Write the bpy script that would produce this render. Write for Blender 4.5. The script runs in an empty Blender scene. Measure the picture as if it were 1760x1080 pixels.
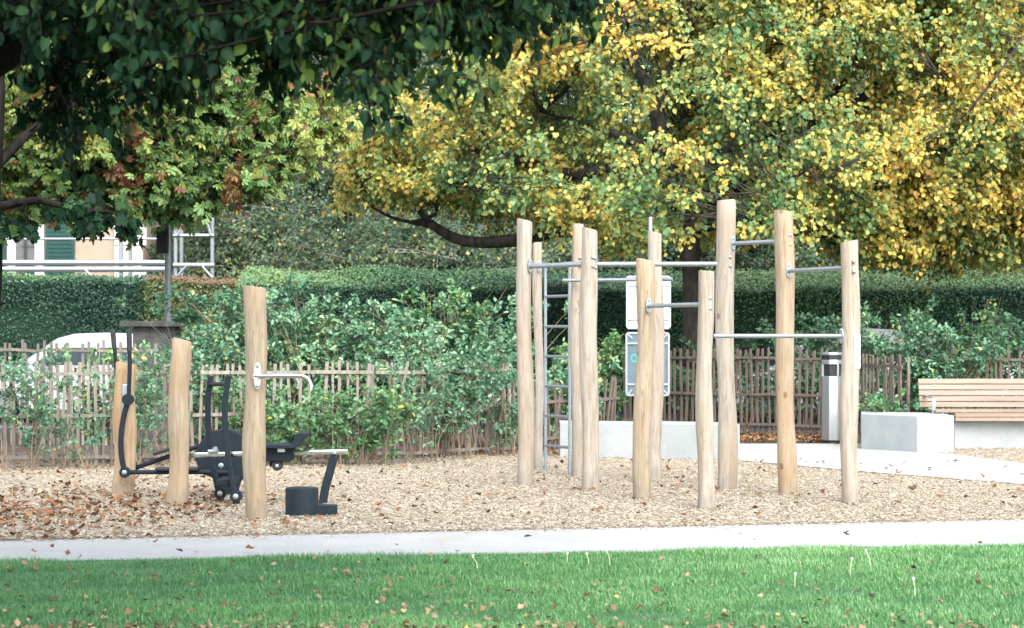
import bpy, math, random
import numpy as np
from mathutils import Vector, Matrix

random.seed(7)
RNG = np.random.default_rng(11)
SC = bpy.context.scene
COL = SC.collection

# ------------------------------------------------------------------ camera
F, H, YH = 3700.0, 1.6, 575.0        # focal length in photo pixels, eye height, horizon row


def G(px, py):
    Y = F * H / (py - YH)
    return Vector(((px - 880) * Y / F, Y, 0))


def P(px, py, Y):
    return Vector(((px - 880) * Y / F, Y, H - (py - YH) * Y / F))


cam = bpy.data.cameras.new('camera')
cam_o = bpy.data.objects.new('camera', cam)
COL.objects.link(cam_o)
cam_o.location = (0, 0, H)
cam_o.rotation_euler = (math.pi / 2, 0, 0)
cam.sensor_width = 36
cam.lens = 36 * F / 1760
cam.shift_y = (YH - 540) / 1760
cam.clip_end = 2000
cam.dof.use_dof = True
cam.dof.focus_distance = 20.5
cam.dof.aperture_fstop = 5.0
SC.camera = cam_o

# ------------------------------------------------------------------ world and sun
W = bpy.data.worlds.new('World')
SC.world = W
W.use_nodes = True
wn = W.node_tree.nodes
sky = wn.new('ShaderNodeTexSky')
sky.sky_type = 'NISHITA'
sky.sun_disc = False
SUN_EL, SUN_AZ = math.radians(46), math.radians(164)     # azimuth clockwise from +Y
sky.sun_elevation = SUN_EL
sky.sun_rotation = SUN_AZ
sky.air_density = 1.0
sky.dust_density = 1.5
hs = wn.new('ShaderNodeHueSaturation')
hs.inputs['Saturation'].default_value = 0.38
W.node_tree.links.new(sky.outputs[0], hs.inputs['Color'])
W.node_tree.links.new(hs.outputs[0], wn['Background'].inputs['Color'])
wn['Background'].inputs['Strength'].default_value = 0.14
sun = bpy.data.lights.new('sun', 'SUN')
sun.energy = 1.3
sun.angle = math.radians(60)
sun.color = (1, 0.96, 0.9)
sun_o = bpy.data.objects.new('sun', sun)
COL.objects.link(sun_o)
sd = Vector((math.sin(SUN_AZ) * math.cos(SUN_EL), math.cos(SUN_AZ) * math.cos(SUN_EL), math.sin(SUN_EL)))
sun_o.rotation_euler = sd.to_track_quat('Z', 'Y').to_euler()
sun_o.location = sd * 60
SC.view_settings.view_transform = 'Standard'
SC.view_settings.look = 'None'
SC.view_settings.gamma = 1
SC.view_settings.exposure = 2.45
SC.cycles.max_bounces = 6
SC.cycles.diffuse_bounces = 3
SC.cycles.transparent_max_bounces = 4


# ------------------------------------------------------------------ materials
def new_mat(name):
    m = bpy.data.materials.new(name)
    m.use_nodes = True
    return m, m.node_tree.nodes, m.node_tree.links, m.node_tree.nodes['Principled BSDF']


def ramp(n, stops):
    r = n.new('ShaderNodeValToRGB')
    e = r.color_ramp.elements
    while len(e) < len(stops):
        e.new(0.5)
    for i, (p, c) in enumerate(stops):
        e[i].position = p
        e[i].color = (*c, 1)
    return r


def noise(n, l, scale, detail=4, vec=None, rough=0.55):
    t = n.new('ShaderNodeTexNoise')
    t.inputs['Scale'].default_value = scale
    t.inputs['Detail'].default_value = detail
    t.inputs['Roughness'].default_value = rough
    if vec is not None:
        l.new(vec, t.inputs['Vector'])
    return t


def mapping(n, l, scale, kind='Object'):
    tc = n.new('ShaderNodeTexCoord')
    mp = n.new('ShaderNodeMapping')
    mp.inputs['Scale'].default_value = scale
    l.new(tc.outputs[kind], mp.inputs['Vector'])
    return mp.outputs[0]


def mixrgb(n, l, a, b, fac, mode='MIX'):
    m = n.new('ShaderNodeMix')
    m.data_type = 'RGBA'
    m.blend_type = mode
    for sock, v in ((m.inputs[6], a), (m.inputs[7], b), (m.inputs[0], fac)):
        if hasattr(v, 'links'):
            l.new(v, sock)
        elif isinstance(v, tuple):
            sock.default_value = (*v, 1)
        else:
            sock.default_value = v
    return m.outputs[2]


def bump(n, l, b, height, strength, dist=0.02):
    bp = n.new('ShaderNodeBump')
    bp.inputs['Strength'].default_value = strength
    bp.inputs['Distance'].default_value = dist
    l.new(height, bp.inputs['Height'])
    l.new(bp.outputs[0], b.inputs['Normal'])


def noisy_mat(name, c1, c2, scale, rough=0.8, metal=0.0, vec_scale=(1, 1, 1), b_str=0.2, spec=0.3, lo=0.3, hi=0.7, kind='Object', fine=None):
    m, n, l, b = new_mat(name)
    v = mapping(n, l, vec_scale, kind)
    t = noise(n, l, scale, 6, v)
    r = ramp(n, [(lo, c1), (hi, c2)])
    l.new(t.outputs[0], r.inputs[0])
    col = r.outputs[0]
    if fine:
        t2 = noise(n, l, fine[0], 3, v)
        r2 = ramp(n, [(0.35, (fine[1],) * 3), (0.65, (fine[2],) * 3)])
        l.new(t2.outputs[0], r2.inputs[0])
        col = mixrgb(n, l, col, r2.outputs[0], 1.0, 'MULTIPLY')
    l.new(col, b.inputs['Base Color'])
    b.inputs['Roughness'].default_value = rough
    b.inputs['Metallic'].default_value = metal
    b.inputs['Specular IOR Level'].default_value = spec
    if b_str:
        bump(n, l, b, t.outputs[0], b_str)
    return m


def leaf_mat(name, stops, trans=0.3, rough=0.5, spec=0.35):
    m, n, l, b = new_mat(name)
    a = n.new('ShaderNodeAttribute')
    a.attribute_name = 'tint'
    r = ramp(n, stops)
    l.new(a.outputs['Fac'], r.inputs[0])
    l.new(r.outputs[0], b.inputs['Base Color'])
    b.inputs['Roughness'].default_value = rough
    b.inputs['Specular IOR Level'].default_value = spec
    tr = n.new('ShaderNodeBsdfTranslucent')
    l.new(r.outputs[0], tr.inputs['Color'])
    mx = n.new('ShaderNodeMixShader')
    mx.inputs[0].default_value = trans
    l.new(b.outputs[0], mx.inputs[1])
    l.new(tr.outputs[0], mx.inputs[2])
    l.new(mx.outputs[0], n['Material Output'].inputs['Surface'])
    return m


def wood_post_mat(name, pale, tan, orange, amount):
    m, n, l, b = new_mat(name)
    v = mapping(n, l, (1, 1, 0.09))
    g = noise(n, l, 34, 8, v, 0.62)
    r = ramp(n, [(0.34, tan), (0.56, pale), (0.8, tuple(min(1, c * 1.1) for c in pale))])
    l.new(g.outputs[0], r.inputs[0])
    v2 = mapping(n, l, (1, 1, 0.3))
    big = noise(n, l, 3.2, 3, v2)
    rb = ramp(n, [(0.42, (0, 0, 0)), (0.72, (amount,) * 3)])
    l.new(big.outputs[0], rb.inputs[0])
    col = mixrgb(n, l, r.outputs[0], orange, rb.outputs[0])
    # dark drying checks: thin long vertical lines
    v3 = mapping(n, l, (1, 1, 0.035))
    c = noise(n, l, 26, 2, v3)
    rc = ramp(n, [(0.487, (1, 1, 1)), (0.5, (0.42, 0.34, 0.27)), (0.513, (1, 1, 1))])
    l.new(c.outputs[0], rc.inputs[0])
    gate = noise(n, l, 4.5, 2, mapping(n, l, (1, 1, 0.5)))
    rg = ramp(n, [(0.46, (0, 0, 0)), (0.56, (0.9, 0.9, 0.9))])
    l.new(gate.outputs[0], rg.inputs[0])
    col2 = mixrgb(n, l, col, rc.outputs[0], rg.outputs[0], 'MULTIPLY')
    # knots
    vo = n.new('ShaderNodeTexVoronoi')
    vo.inputs['Scale'].default_value = 3.4
    l.new(mapping(n, l, (1, 1, 0.6)), vo.inputs['Vector'])
    rk = ramp(n, [(0.05, (0.45, 0.3, 0.18)), (0.085, (1, 1, 1))])
    l.new(vo.outputs['Distance'], rk.inputs[0])
    col3 = mixrgb(n, l, col2, rk.outputs[0], 0.75, 'MULTIPLY')
    tcz = n.new('ShaderNodeTexCoord')
    sz = n.new('ShaderNodeSeparateXYZ')
    l.new(tcz.outputs['Object'], sz.inputs[0])
    dn = noise(n, l, 14, 3, mapping(n, l, (1, 1, 0.35)))
    ad = n.new('ShaderNodeMath')
    ad.operation = 'MULTIPLY_ADD'
    l.new(dn.outputs[0], ad.inputs[0])
    ad.inputs[1].default_value = -0.45
    l.new(sz.outputs['Z'], ad.inputs[2])
    rz = ramp(n, [(0.0, (0.32,) * 3), (0.07, (0.0,) * 3)])
    ad2 = n.new('ShaderNodeMath')
    ad2.operation = 'ADD'
    l.new(ad.outputs[0], ad2.inputs[0])
    ad2.inputs[1].default_value = 0.12
    l.new(ad2.outputs[0], rz.inputs[0])
    col3 = mixrgb(n, l, col3, (0.13, 0.12, 0.105), rz.outputs[0])
    l.new(col3, b.inputs['Base Color'])
    b.inputs['Roughness'].default_value = 0.75
    b.inputs['Specular IOR Level'].default_value = 0.2
    bump(n, l, b, g.outputs[0], 0.35, 0.012)
    return m


M = {}
M['post_pale'] = wood_post_mat('pale_timber', (0.268, 0.242, 0.203), (0.192, 0.163, 0.128), (0.236, 0.174, 0.116), 0.65)
M['post_warm'] = wood_post_mat('warm_timber', (0.262, 0.218, 0.158), (0.19, 0.146, 0.096), (0.235, 0.15, 0.08), 0.75)
M['post_orange'] = wood_post_mat('orange_timber', (0.29, 0.22, 0.142), (0.21, 0.148, 0.084), (0.27, 0.15, 0.066), 0.9)
M['galv'] = noisy_mat('galvanised_steel', (0.22, 0.25, 0.265), (0.29, 0.32, 0.335), 40, 0.42, 0.75, b_str=0.03, spec=0.5)
M['chrome'] = noisy_mat('polished_steel', (0.42, 0.44, 0.45), (0.52, 0.53, 0.54), 30, 0.14, 1.0, b_str=0.0)
M['anthracite'] = noisy_mat('anthracite_paint', (0.009, 0.014, 0.019), (0.014, 0.020, 0.026), 18, 0.6, 0.0, b_str=0.04, spec=0.1)
M['rubber'] = noisy_mat('black_rubber', (0.012, 0.013, 0.015), (0.022, 0.023, 0.026), 30, 0.6, b_str=0.05)
M['concrete'] = noisy_mat('pale_concrete', (0.222, 0.242, 0.242), (0.262, 0.282, 0.28), 3.5, 0.85, b_str=0.08, lo=0.35, hi=0.65, fine=(60, 0.93, 1.04))
M['stone'] = noisy_mat('grey_stone', (0.065, 0.066, 0.062), (0.16, 0.165, 0.157), 6, 0.9, b_str=0.3, fine=(40, 0.7, 1.1))
M['bench_wood'] = noisy_mat('bench_timber', (0.17, 0.125, 0.092), (0.24, 0.182, 0.14), 22, 0.6, vec_scale=(0.06, 1, 1), b_str=0.1, fine=(2.0, 0.85, 1.1))
M['picket'] = noisy_mat('weathered_chestnut_paling', (0.145, 0.128, 0.105), (0.255, 0.228, 0.192), 30, 0.85, vec_scale=(1, 1, 0.1), b_str=0.3, fine=(4, 0.75, 1.15))
M['picket_grey'] = noisy_mat('grey_weathered_paling', (0.075, 0.057, 0.046), (0.155, 0.122, 0.10), 30, 0.9, vec_scale=(1, 1, 0.1), b_str=0.3, fine=(4, 0.75, 1.15))
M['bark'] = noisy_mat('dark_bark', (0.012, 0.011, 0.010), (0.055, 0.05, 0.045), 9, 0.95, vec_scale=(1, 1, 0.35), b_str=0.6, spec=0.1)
M['bark_shade'] = noisy_mat('shaded_bark', (0.005, 0.0045, 0.004), (0.018, 0.016, 0.014), 9, 0.95, vec_scale=(1, 1, 0.35), b_str=0.6, spec=0.05)  # darker copy of the bark, crown shade put into its colour
M['linden_bark'] = noisy_mat('linden_bark', (0.013, 0.012, 0.011), (0.075, 0.07, 0.062), 9, 0.95, vec_scale=(1, 1, 0.35), b_str=0.6, spec=0.1)
M['bark_grey'] = noisy_mat('grey_bark', (0.05, 0.047, 0.042), (0.15, 0.14, 0.125), 7, 0.95, vec_scale=(1, 1, 0.35), b_str=0.6, spec=0.1)
M['birch_bark'] = noisy_mat('pale_birch_bark', (0.06, 0.06, 0.055), (0.26, 0.26, 0.24), 6, 0.9, vec_scale=(1, 1, 3), b_str=0.2, lo=0.4, hi=0.55)
M['stem'] = noisy_mat('shrub_stem', (0.10, 0.07, 0.05), (0.22, 0.17, 0.12), 12, 0.9, b_str=0.1)
M['white_paint'] = noisy_mat('white_car_paint', (0.78, 0.80, 0.82), (0.80, 0.82, 0.84), 5, 0.25, b_str=0.0, spec=0.6)
M['silver_paint'] = noisy_mat('silver_car_paint', (0.52, 0.55, 0.58), (0.56, 0.59, 0.62), 5, 0.25, 0.5, b_str=0.0, spec=0.6)
M['glass'] = noisy_mat('sky_tinted_car_glass', (0.075, 0.10, 0.115), (0.095, 0.125, 0.14), 5, 0.06, b_str=0.0, spec=0.8)  # lifted bluish base stands in for sky reflected in the windows
M['pane'] = noisy_mat('dark_window_pane', (0.02, 0.025, 0.027), (0.03, 0.035, 0.037), 3, 0.08, b_str=0.0, spec=0.7)
M['tail'] = noisy_mat('red_lamp_plastic', (0.45, 0.02, 0.02), (0.5, 0.03, 0.03), 5, 0.3, b_str=0.0, spec=0.5)
M['plaster'] = noisy_mat('beige_plaster', (0.25, 0.205, 0.155), (0.29, 0.24, 0.185), 1.5, 0.9, b_str=0.05, fine=(30, 0.95, 1.03))
M['trim'] = noisy_mat('cream_stone_trim', (0.42, 0.40, 0.35), (0.48, 0.455, 0.405), 2.5, 0.9, b_str=0.05)
M['shutter'] = noisy_mat('green_shutter_paint', (0.003, 0.035, 0.029), (0.005, 0.045, 0.037), 3, 0.5, b_str=0.0)
M['sign_white'] = noisy_mat('white_board', (0.50, 0.53, 0.55), (0.55, 0.58, 0.60), 4, 0.4, b_str=0.0)
M['sign_grey'] = noisy_mat('grey_aluminium_board', (0.062, 0.095, 0.118), (0.085, 0.122, 0.148), 4, 0.45, 0.2, b_str=0.0)
M['sticker'] = noisy_mat('green_sticker', (0.02, 0.24, 0.19), (0.03, 0.30, 0.24), 4, 0.5, b_str=0.0)
M['dark'] = noisy_mat('dark_void_steel', (0.008, 0.009, 0.01), (0.013, 0.014, 0.015), 8, 0.6, b_str=0.0)
M['bin_steel'] = noisy_mat('brushed_steel', (0.27, 0.29, 0.295), (0.35, 0.365, 0.37), 60, 0.36, 0.8, vec_scale=(1, 1, 0.05), b_str=0.04, spec=0.5)
M['soil'] = noisy_mat('dark_soil', (0.035, 0.026, 0.018), (0.11, 0.085, 0.06), 4, 0.95, b_str=0.5, kind='Object', fine=(40, 0.6, 1.2))
M['asphalt'] = noisy_mat('asphalt', (0.045, 0.045, 0.047), (0.06, 0.06, 0.062), 6, 0.9, b_str=0.2, fine=(80, 0.8, 1.1))
M['lawn_soil'] = noisy_mat('lawn_soil', (0.02, 0.07, 0.025), (0.04, 0.11, 0.04), 5, 0.95, b_str=0.3, fine=(60, 0.6, 1.2))
M['gravel'] = noisy_mat('fine_pale_gravel', (0.242, 0.246, 0.240), (0.292, 0.295, 0.288), 1.6, 0.95, b_str=0.25, fine=(55, 0.80, 1.06))
M['stalk'] = noisy_mat('pale_stalk', (0.35, 0.38, 0.2), (0.45, 0.46, 0.28), 9, 0.7, b_str=0.0)
M['seed'] = noisy_mat('white_seed_head', (0.6, 0.6, 0.55), (0.75, 0.75, 0.7), 20, 0.9, b_str=0.0)

# wood chip ground
m, n, l, b = new_mat('wood_chip_ground')
vv = mapping(n, l, (1, 1, 1))
vo = n.new('ShaderNodeTexVoronoi')
vo.inputs['Scale'].default_value = 48
vo.inputs['Randomness'].default_value = 1
l.new(vv, vo.inputs['Vector'])
sp = n.new('ShaderNodeSeparateColor')
l.new(vo.outputs['Color'], sp.inputs[0])
r = ramp(n, [(0.0, (0.20, 0.15, 0.105)), (0.25, (0.27, 0.215, 0.155)), (0.7, (0.33, 0.28, 0.205)), (1.0, (0.38, 0.33, 0.26))])
l.new(sp.outputs[0], r.inputs[0])
l.new(r.outputs[0], b.inputs['Base Color'])
b.inputs['Roughness'].default_value = 0.95
bump(n, l, b, vo.outputs['Distance'], 0.6, 0.03)
M['chip_ground'] = m

M['chip'] = leaf_mat('wood_chip', [(0.0, (0.12, 0.078, 0.046)), (0.16, (0.235, 0.185, 0.125)), (0.45, (0.32, 0.272, 0.20)), (0.8, (0.375, 0.33, 0.258)), (1.0, (0.43, 0.395, 0.325))], trans=0.0, rough=0.85, spec=0.15)
M['litter'] = leaf_mat('fallen_leaf', [(0.0, (0.055, 0.026, 0.014)), (0.35, (0.12, 0.056, 0.028)), (0.65, (0.185, 0.095, 0.048)), (0.85, (0.225, 0.15, 0.085)), (1.0, (0.36, 0.265, 0.15))], trans=0.1, rough=0.8, spec=0.15)
M['lawn_leaf'] = leaf_mat('dry_lawn_leaf', [(0.0, (0.10, 0.055, 0.035)), (0.4, (0.20, 0.125, 0.075)), (0.8, (0.30, 0.22, 0.155)), (1.0, (0.50, 0.30, 0.09))], trans=0.1, rough=0.8, spec=0.15)
M['grass'] = leaf_mat('grass_blade', [(0.0, (0.034, 0.125, 0.04)), (0.5, (0.068, 0.208, 0.056)), (0.85, (0.118, 0.275, 0.074)), (0.95, (0.18, 0.33, 0.13)), (1.0, (0.32, 0.34, 0.20))], trans=0.25, rough=0.34, spec=0.6)
M['linden'] = leaf_mat('autumn_linden_leaf', [(0.0, (0.05, 0.14, 0.05)), (0.28, (0.13, 0.235, 0.085)), (0.45, (0.26, 0.32, 0.105)), (0.64, (0.49, 0.435, 0.10)), (0.85, (0.64, 0.50, 0.11)), (0.95, (0.67, 0.43, 0.10)), (1.0, (0.48, 0.25, 0.07))], trans=0.45, rough=0.5)
M['chestnut'] = leaf_mat('chestnut_leaf', [(0.0, (0.045, 0.11, 0.035)), (0.35, (0.10, 0.19, 0.055)), (0.6, (0.19, 0.26, 0.065)), (0.8, (0.31, 0.31, 0.075)), (0.9, (0.17, 0.085, 0.03)), (1.0, (0.095, 0.035, 0.018))], trans=0.28, rough=0.45)
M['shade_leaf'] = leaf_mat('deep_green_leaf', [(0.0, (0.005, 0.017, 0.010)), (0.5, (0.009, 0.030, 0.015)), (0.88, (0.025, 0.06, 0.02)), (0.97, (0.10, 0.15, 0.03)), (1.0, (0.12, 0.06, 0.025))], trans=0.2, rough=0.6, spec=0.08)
M['far_leaf'] = leaf_mat('grey_green_leaf', [(0.0, (0.025, 0.06, 0.03)), (0.5, (0.06, 0.115, 0.055)), (0.8, (0.12, 0.18, 0.08)), (0.92, (0.30, 0.28, 0.07)), (1.0, (0.38, 0.28, 0.08))], trans=0.25, rough=0.55)
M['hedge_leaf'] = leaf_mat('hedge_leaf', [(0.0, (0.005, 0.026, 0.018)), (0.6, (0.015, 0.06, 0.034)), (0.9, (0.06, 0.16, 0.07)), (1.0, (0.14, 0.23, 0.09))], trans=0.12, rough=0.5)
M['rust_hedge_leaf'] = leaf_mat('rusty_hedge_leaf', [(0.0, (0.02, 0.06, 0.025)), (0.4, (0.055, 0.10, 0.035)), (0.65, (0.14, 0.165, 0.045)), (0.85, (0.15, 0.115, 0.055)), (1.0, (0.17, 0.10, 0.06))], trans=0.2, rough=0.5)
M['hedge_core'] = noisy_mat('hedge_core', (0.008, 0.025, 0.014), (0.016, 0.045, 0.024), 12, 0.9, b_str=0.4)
M['shrub_leaf'] = leaf_mat('shrub_leaf', [(0.0, (0.03, 0.095, 0.055)), (0.4, (0.065, 0.17, 0.095)), (0.75, (0.125, 0.25, 0.135)), (0.93, (0.24, 0.36, 0.21)), (1.0, (0.32, 0.38, 0.10))], trans=0.25, rough=0.42, spec=0.5)
M['bright_leaf'] = leaf_mat('bright_shrub_leaf', [(0.0, (0.035, 0.105, 0.045)), (0.45, (0.08, 0.19, 0.075)), (0.8, (0.15, 0.28, 0.11)), (0.95, (0.28, 0.39, 0.14)), (1.0, (0.42, 0.36, 0.06))], trans=0.28, rough=0.42, spec=0.5)


# ------------------------------------------------------------------ object helpers
def tag(o, label=None, cat=None, group=None, kind=None):
    if label:
        o['label'] = label
    if cat:
        o['category'] = cat
    if group:
        o['group'] = group
    if kind:
        o['kind'] = kind
    return o


def thing(name, loc, label, cat, group=None, rz=0.0):
    o = bpy.data.objects.new(name, None)
    COL.objects.link(o)
    o.location = loc
    o.rotation_euler = (0, 0, rz)
    o.empty_display_size = 0.1
    return tag(o, label, cat, group)


class MB:
    """collects solids, then links them as ONE mesh object"""

    def __init__(self):
        self.v, self.f = [], []

    def add(self, vs, fs):
        k = len(self.v)
        self.v += [tuple(p) for p in vs]
        self.f += [tuple(i + k for i in f) for f in fs]
        return self

    def box(self, c, s, rot=None):
        hx, hy, hz = s[0] / 2, s[1] / 2, s[2] / 2
        vs = [Vector((x, y, z)) for x in (-hx, hx) for y in (-hy, hy) for z in (-hz, hz)]
        if rot is not None:
            vs = [rot @ p for p in vs]
        vs = [p + Vector(c) for p in vs]
        return self.add(vs, [(0, 1, 3, 2), (4, 6, 7, 5), (0, 4, 5, 1), (2, 3, 7, 6), (0, 2, 6, 4), (1, 5, 7, 3)])

    def prism(self, poly, axis, a, b):
        """poly: 2D points; axis 'x','y','z' is the extrusion axis from a to b"""
        def mk(p, t):
            return {'x': (t, p[0], p[1]), 'y': (p[0], t, p[1]), 'z': (p[0], p[1], t)}[axis]
        n_ = len(poly)
        vs = [mk(p, a) for p in poly] + [mk(p, b) for p in poly]
        fs = [tuple(range(n_))[::-1], tuple(range(n_, 2 * n_))]
        fs += [(i, (i + 1) % n_, n_ + (i + 1) % n_, n_ + i) for i in range(n_)]
        return self.add(vs, fs)

    def tube(self, pts, rad, sides=12, flat=1.0):
        pts = [Vector(p) for p in pts]
        if not hasattr(rad, '__len__'):
            rad = [rad] * len(pts)
        rings, fs = [], []
        nrm = None
        for i, p in enumerate(pts):
            d = (pts[min(i + 1, len(pts) - 1)] - pts[max(i - 1, 0)]).normalized()
            if nrm is None:
                nrm = d.orthogonal().normalized()
            nrm = (nrm - d * nrm.dot(d)).normalized()
            bi = d.cross(nrm)
            for s in range(sides):
                a = 2 * math.pi * s / sides
                rings.append(p + nrm * math.cos(a) * rad[i] + bi * math.sin(a) * rad[i] * flat)
        for i in range(len(pts) - 1):
            for s in range(sides):
                t = (s + 1) % sides
                fs.append((i * sides + s, i * sides + t, (i + 1) * sides + t, (i + 1) * sides + s))
        fs.append(tuple(range(sides))[::-1])
        fs.append(tuple((len(pts) - 1) * sides + s for s in range(sides)))
        return self.add(rings, fs)

    def strap(self, pts, w, t, side):
        """flat bar of width w (in the plane of the path) and thickness t along side"""
        pts = [Vector(p) for p in pts]
        side = Vector(side).normalized()
        vs, fs = [], []
        for i, p in enumerate(pts):
            d = (pts[min(i + 1, len(pts) - 1)] - pts[max(i - 1, 0)]).normalized()
            u = d.cross(side).normalized()
            for a, c in ((-1, -1), (1, -1), (1, 1), (-1, 1)):
                vs.append(p + u * a * w / 2 + side * c * t / 2)
        for i in range(len(pts) - 1):
            for s in range(4):
                q = (s + 1) % 4
                fs.append((i * 4 + s, i * 4 + q, (i + 1) * 4 + q, (i + 1) * 4 + s))
        k = (len(pts) - 1) * 4
        fs += [(3, 2, 1, 0), (k, k + 1, k + 2, k + 3)]
        return self.add(vs, fs)

    def build(self, name, mat, parent=None, smooth=False, bevel=0.0, seg=2, origin=None):
        me = bpy.data.meshes.new(name)
        off = Vector((0, 0, 0))
        if parent is not None:
            bpy.context.view_layer.update()
            inv = parent.matrix_world.inverted()
            vs = [inv @ Vector(p) for p in self.v]
        elif origin is not None:
            off = Vector(origin)
            vs = [Vector(p) - off for p in self.v]
        else:
            vs = self.v
        me.from_pydata([tuple(p) for p in vs], [], self.f)
        import bmesh
        bm = bmesh.new()
        bm.from_mesh(me)
        bmesh.ops.recalc_face_normals(bm, faces=bm.faces)
        bm.to_mesh(me)
        bm.free()
        me.materials.append(mat)
        o = bpy.data.objects.new(name, me)
        COL.objects.link(o)
        o.parent = parent
        if parent is None:
            o.location = off
        if smooth:
            me.polygons.foreach_set('use_smooth', [True] * len(me.polygons))
            me.set_sharp_from_angle(angle=math.radians(40))
        if bevel:
            bv = o.modifiers.new('bevel', 'BEVEL')
            bv.width = bevel
            bv.segments = seg
            bv.limit_method = 'ANGLE'
        return o


class Cloud:
    """numpy mesh assembled from chunks of equal-sized polygons (leaves, chips, twigs)"""

    def __init__(self):
        self.v, self.idx, self.tot, self.mat, self.tint = [], [], [], [], []
        self.k = 0

    def add(self, verts, faces, mat, tint):
        verts = np.asarray(verts, dtype=np.float32).reshape(-1, 3)
        faces = np.asarray(faces, dtype=np.int32)
        self.v.append(verts)
        self.idx.append((faces + self.k).reshape(-1))
        self.tot.append(np.full(len(faces), faces.shape[1], np.int32))
        self.mat.append(np.full(len(faces), mat, np.int32))
        self.tint.append(np.broadcast_to(np.asarray(tint, np.float32), (len(faces),)))
        self.k += len(verts)

    def leaves(self, pos, along, nrm, size, tint, tmpl, mat=0):
        tv, tfs = tmpl
        tv = np.asarray(tv, np.float32)
        along = along / (np.linalg.norm(along, axis=1, keepdims=True) + 1e-9)
        side = np.cross(along, nrm)
        side /= (np.linalg.norm(side, axis=1, keepdims=True) + 1e-9)
        nn = np.cross(side, along)
        s = np.asarray(size, np.float32).reshape(-1, 1, 1)
        wv = RNG.uniform(0.7, 1.2, (len(pos), 1, 1))
        V = pos[:, None, :] + s * (wv * tv[None, :, 0:1] * side[:, None, :] + tv[None, :, 1:2] * along[:, None, :] + tv[None, :, 2:3] * nn[:, None, :])
        N, K = len(pos), len(tv)
        base = (np.arange(N) * K)[:, None]
        by = {}
        for f in tfs:
            by.setdefault(len(f), []).append(f)
        first = True
        k0 = self.k
        for ln, fl in by.items():
            fa = np.concatenate([base + np.array(f)[None, :] for f in fl])
            if first:
                self.add(V, fa, mat, np.tile(tint, len(fl)))
                first = False
            else:
                k1 = self.k
                self.k = k0
                self.add(np.zeros((0, 3)), fa, mat, np.tile(tint, len(fl)))
                self.k = k1

    def tubes(self, paths, radii, mat=1, sides=4):
        """paths (T,S,3), radii (T,S)"""
        paths = np.asarray(paths, np.float32)
        T, S, _ = paths.shape
        d = np.gradient(paths, axis=1)
        d /= (np.linalg.norm(d, axis=2, keepdims=True) + 1e-9)
        ref = np.array([0.31, 0.77, 0.21], np.float32)
        u = np.cross(d, ref)
        u /= (np.linalg.norm(u, axis=2, keepdims=True) + 1e-9)
        w = np.cross(d, u)
        a = np.arange(sides) * 2 * np.pi / sides
        V = paths[:, :, None, :] + radii[:, :, None, None] * (np.cos(a)[None, None, :, None] * u[:, :, None, :] + np.sin(a)[None, None, :, None] * w[:, :, None, :])
        i = np.arange(T)[:, None, None] * S * sides
        j = np.arange(S - 1)[None, :, None] * sides
        s = np.arange(sides)[None, None, :]
        t = (s + 1) % sides
        fa = np.stack([i + j + s, i + j + t, i + j + sides + t, i + j + sides + s], axis=-1).reshape(-1, 4)
        self.add(V, fa, mat, 0.5)

    def build(self, name, mats, parent=None, smooth=False):
        me = bpy.data.meshes.new(name)
        v = np.concatenate(self.v)
        if parent is not None:
            bpy.context.view_layer.update()
            v = v - np.array(parent.matrix_world.translation, np.float32)
        idx = np.concatenate(self.idx)
        tot = np.concatenate(self.tot)
        me.vertices.add(len(v))
        me.vertices.foreach_set('co', v.astype(np.float32).reshape(-1))
        me.loops.add(len(idx))
        me.loops.foreach_set('vertex_index', idx)
        me.polygons.add(len(tot))
        st = np.concatenate([[0], np.cumsum(tot)[:-1]]).astype(np.int32)
        me.polygons.foreach_set('loop_start', st)
        me.polygons.foreach_set('loop_total', tot)
        me.polygons.foreach_set('material_index', np.concatenate(self.mat))
        at = me.attributes.new('tint', 'FLOAT', 'FACE')
        at.data.foreach_set('value', np.clip(np.concatenate(self.tint), 0, 1).astype(np.float32))
        for m_ in mats:
            me.materials.append(m_)
        me.update(calc_edges=True)
        if smooth:
            me.polygons.foreach_set('use_smooth', [True] * len(tot))
        o = bpy.data.objects.new(name, me)
        COL.objects.link(o)
        o.parent = parent
        return o


# leaf templates: x across, y along, z along the normal
T_HEART = ([(0, 0.02, 0), (0.27, -0.06, 0.07), (0.5, 0.22, 0.11), (0.42, 0.6, 0.09), (0, 1.0, -0.08), (-0.42, 0.6, 0.09), (-0.5, 0.22, 0.11), (-0.27, -0.06, 0.07)],
           [(0, 1, 2, 3, 4), (4, 5, 6, 7, 0)])
T_HANG = ([(0, 0.02, 0), (0.2, -0.05, 0.1), (0.36, 0.2, 0.2), (0.32, 0.58, 0.17), (0, 1.05, -0.1), (-0.32, 0.58, 0.17), (-0.36, 0.2, 0.2), (-0.2, -0.05, 0.1)],
          [(0, 1, 2, 3, 4), (4, 5, 6, 7, 0)])
T_OVAL = ([(0, 0, 0), (0.3, 0.3, 0.07), (0.24, 0.7, 0.05), (0, 1, -0.08), (-0.24, 0.7, 0.05), (-0.3, 0.3, 0.07)], [(0, 1, 2, 3), (3, 4, 5, 0)])
T_DIAMOND = ([(0, 0, 0), (0.38, 0.45, 0.04), (0, 1, 0), (-0.38, 0.45, 0.04)], [(0, 1, 2, 3)])
_pv, _pf = [], []
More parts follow.
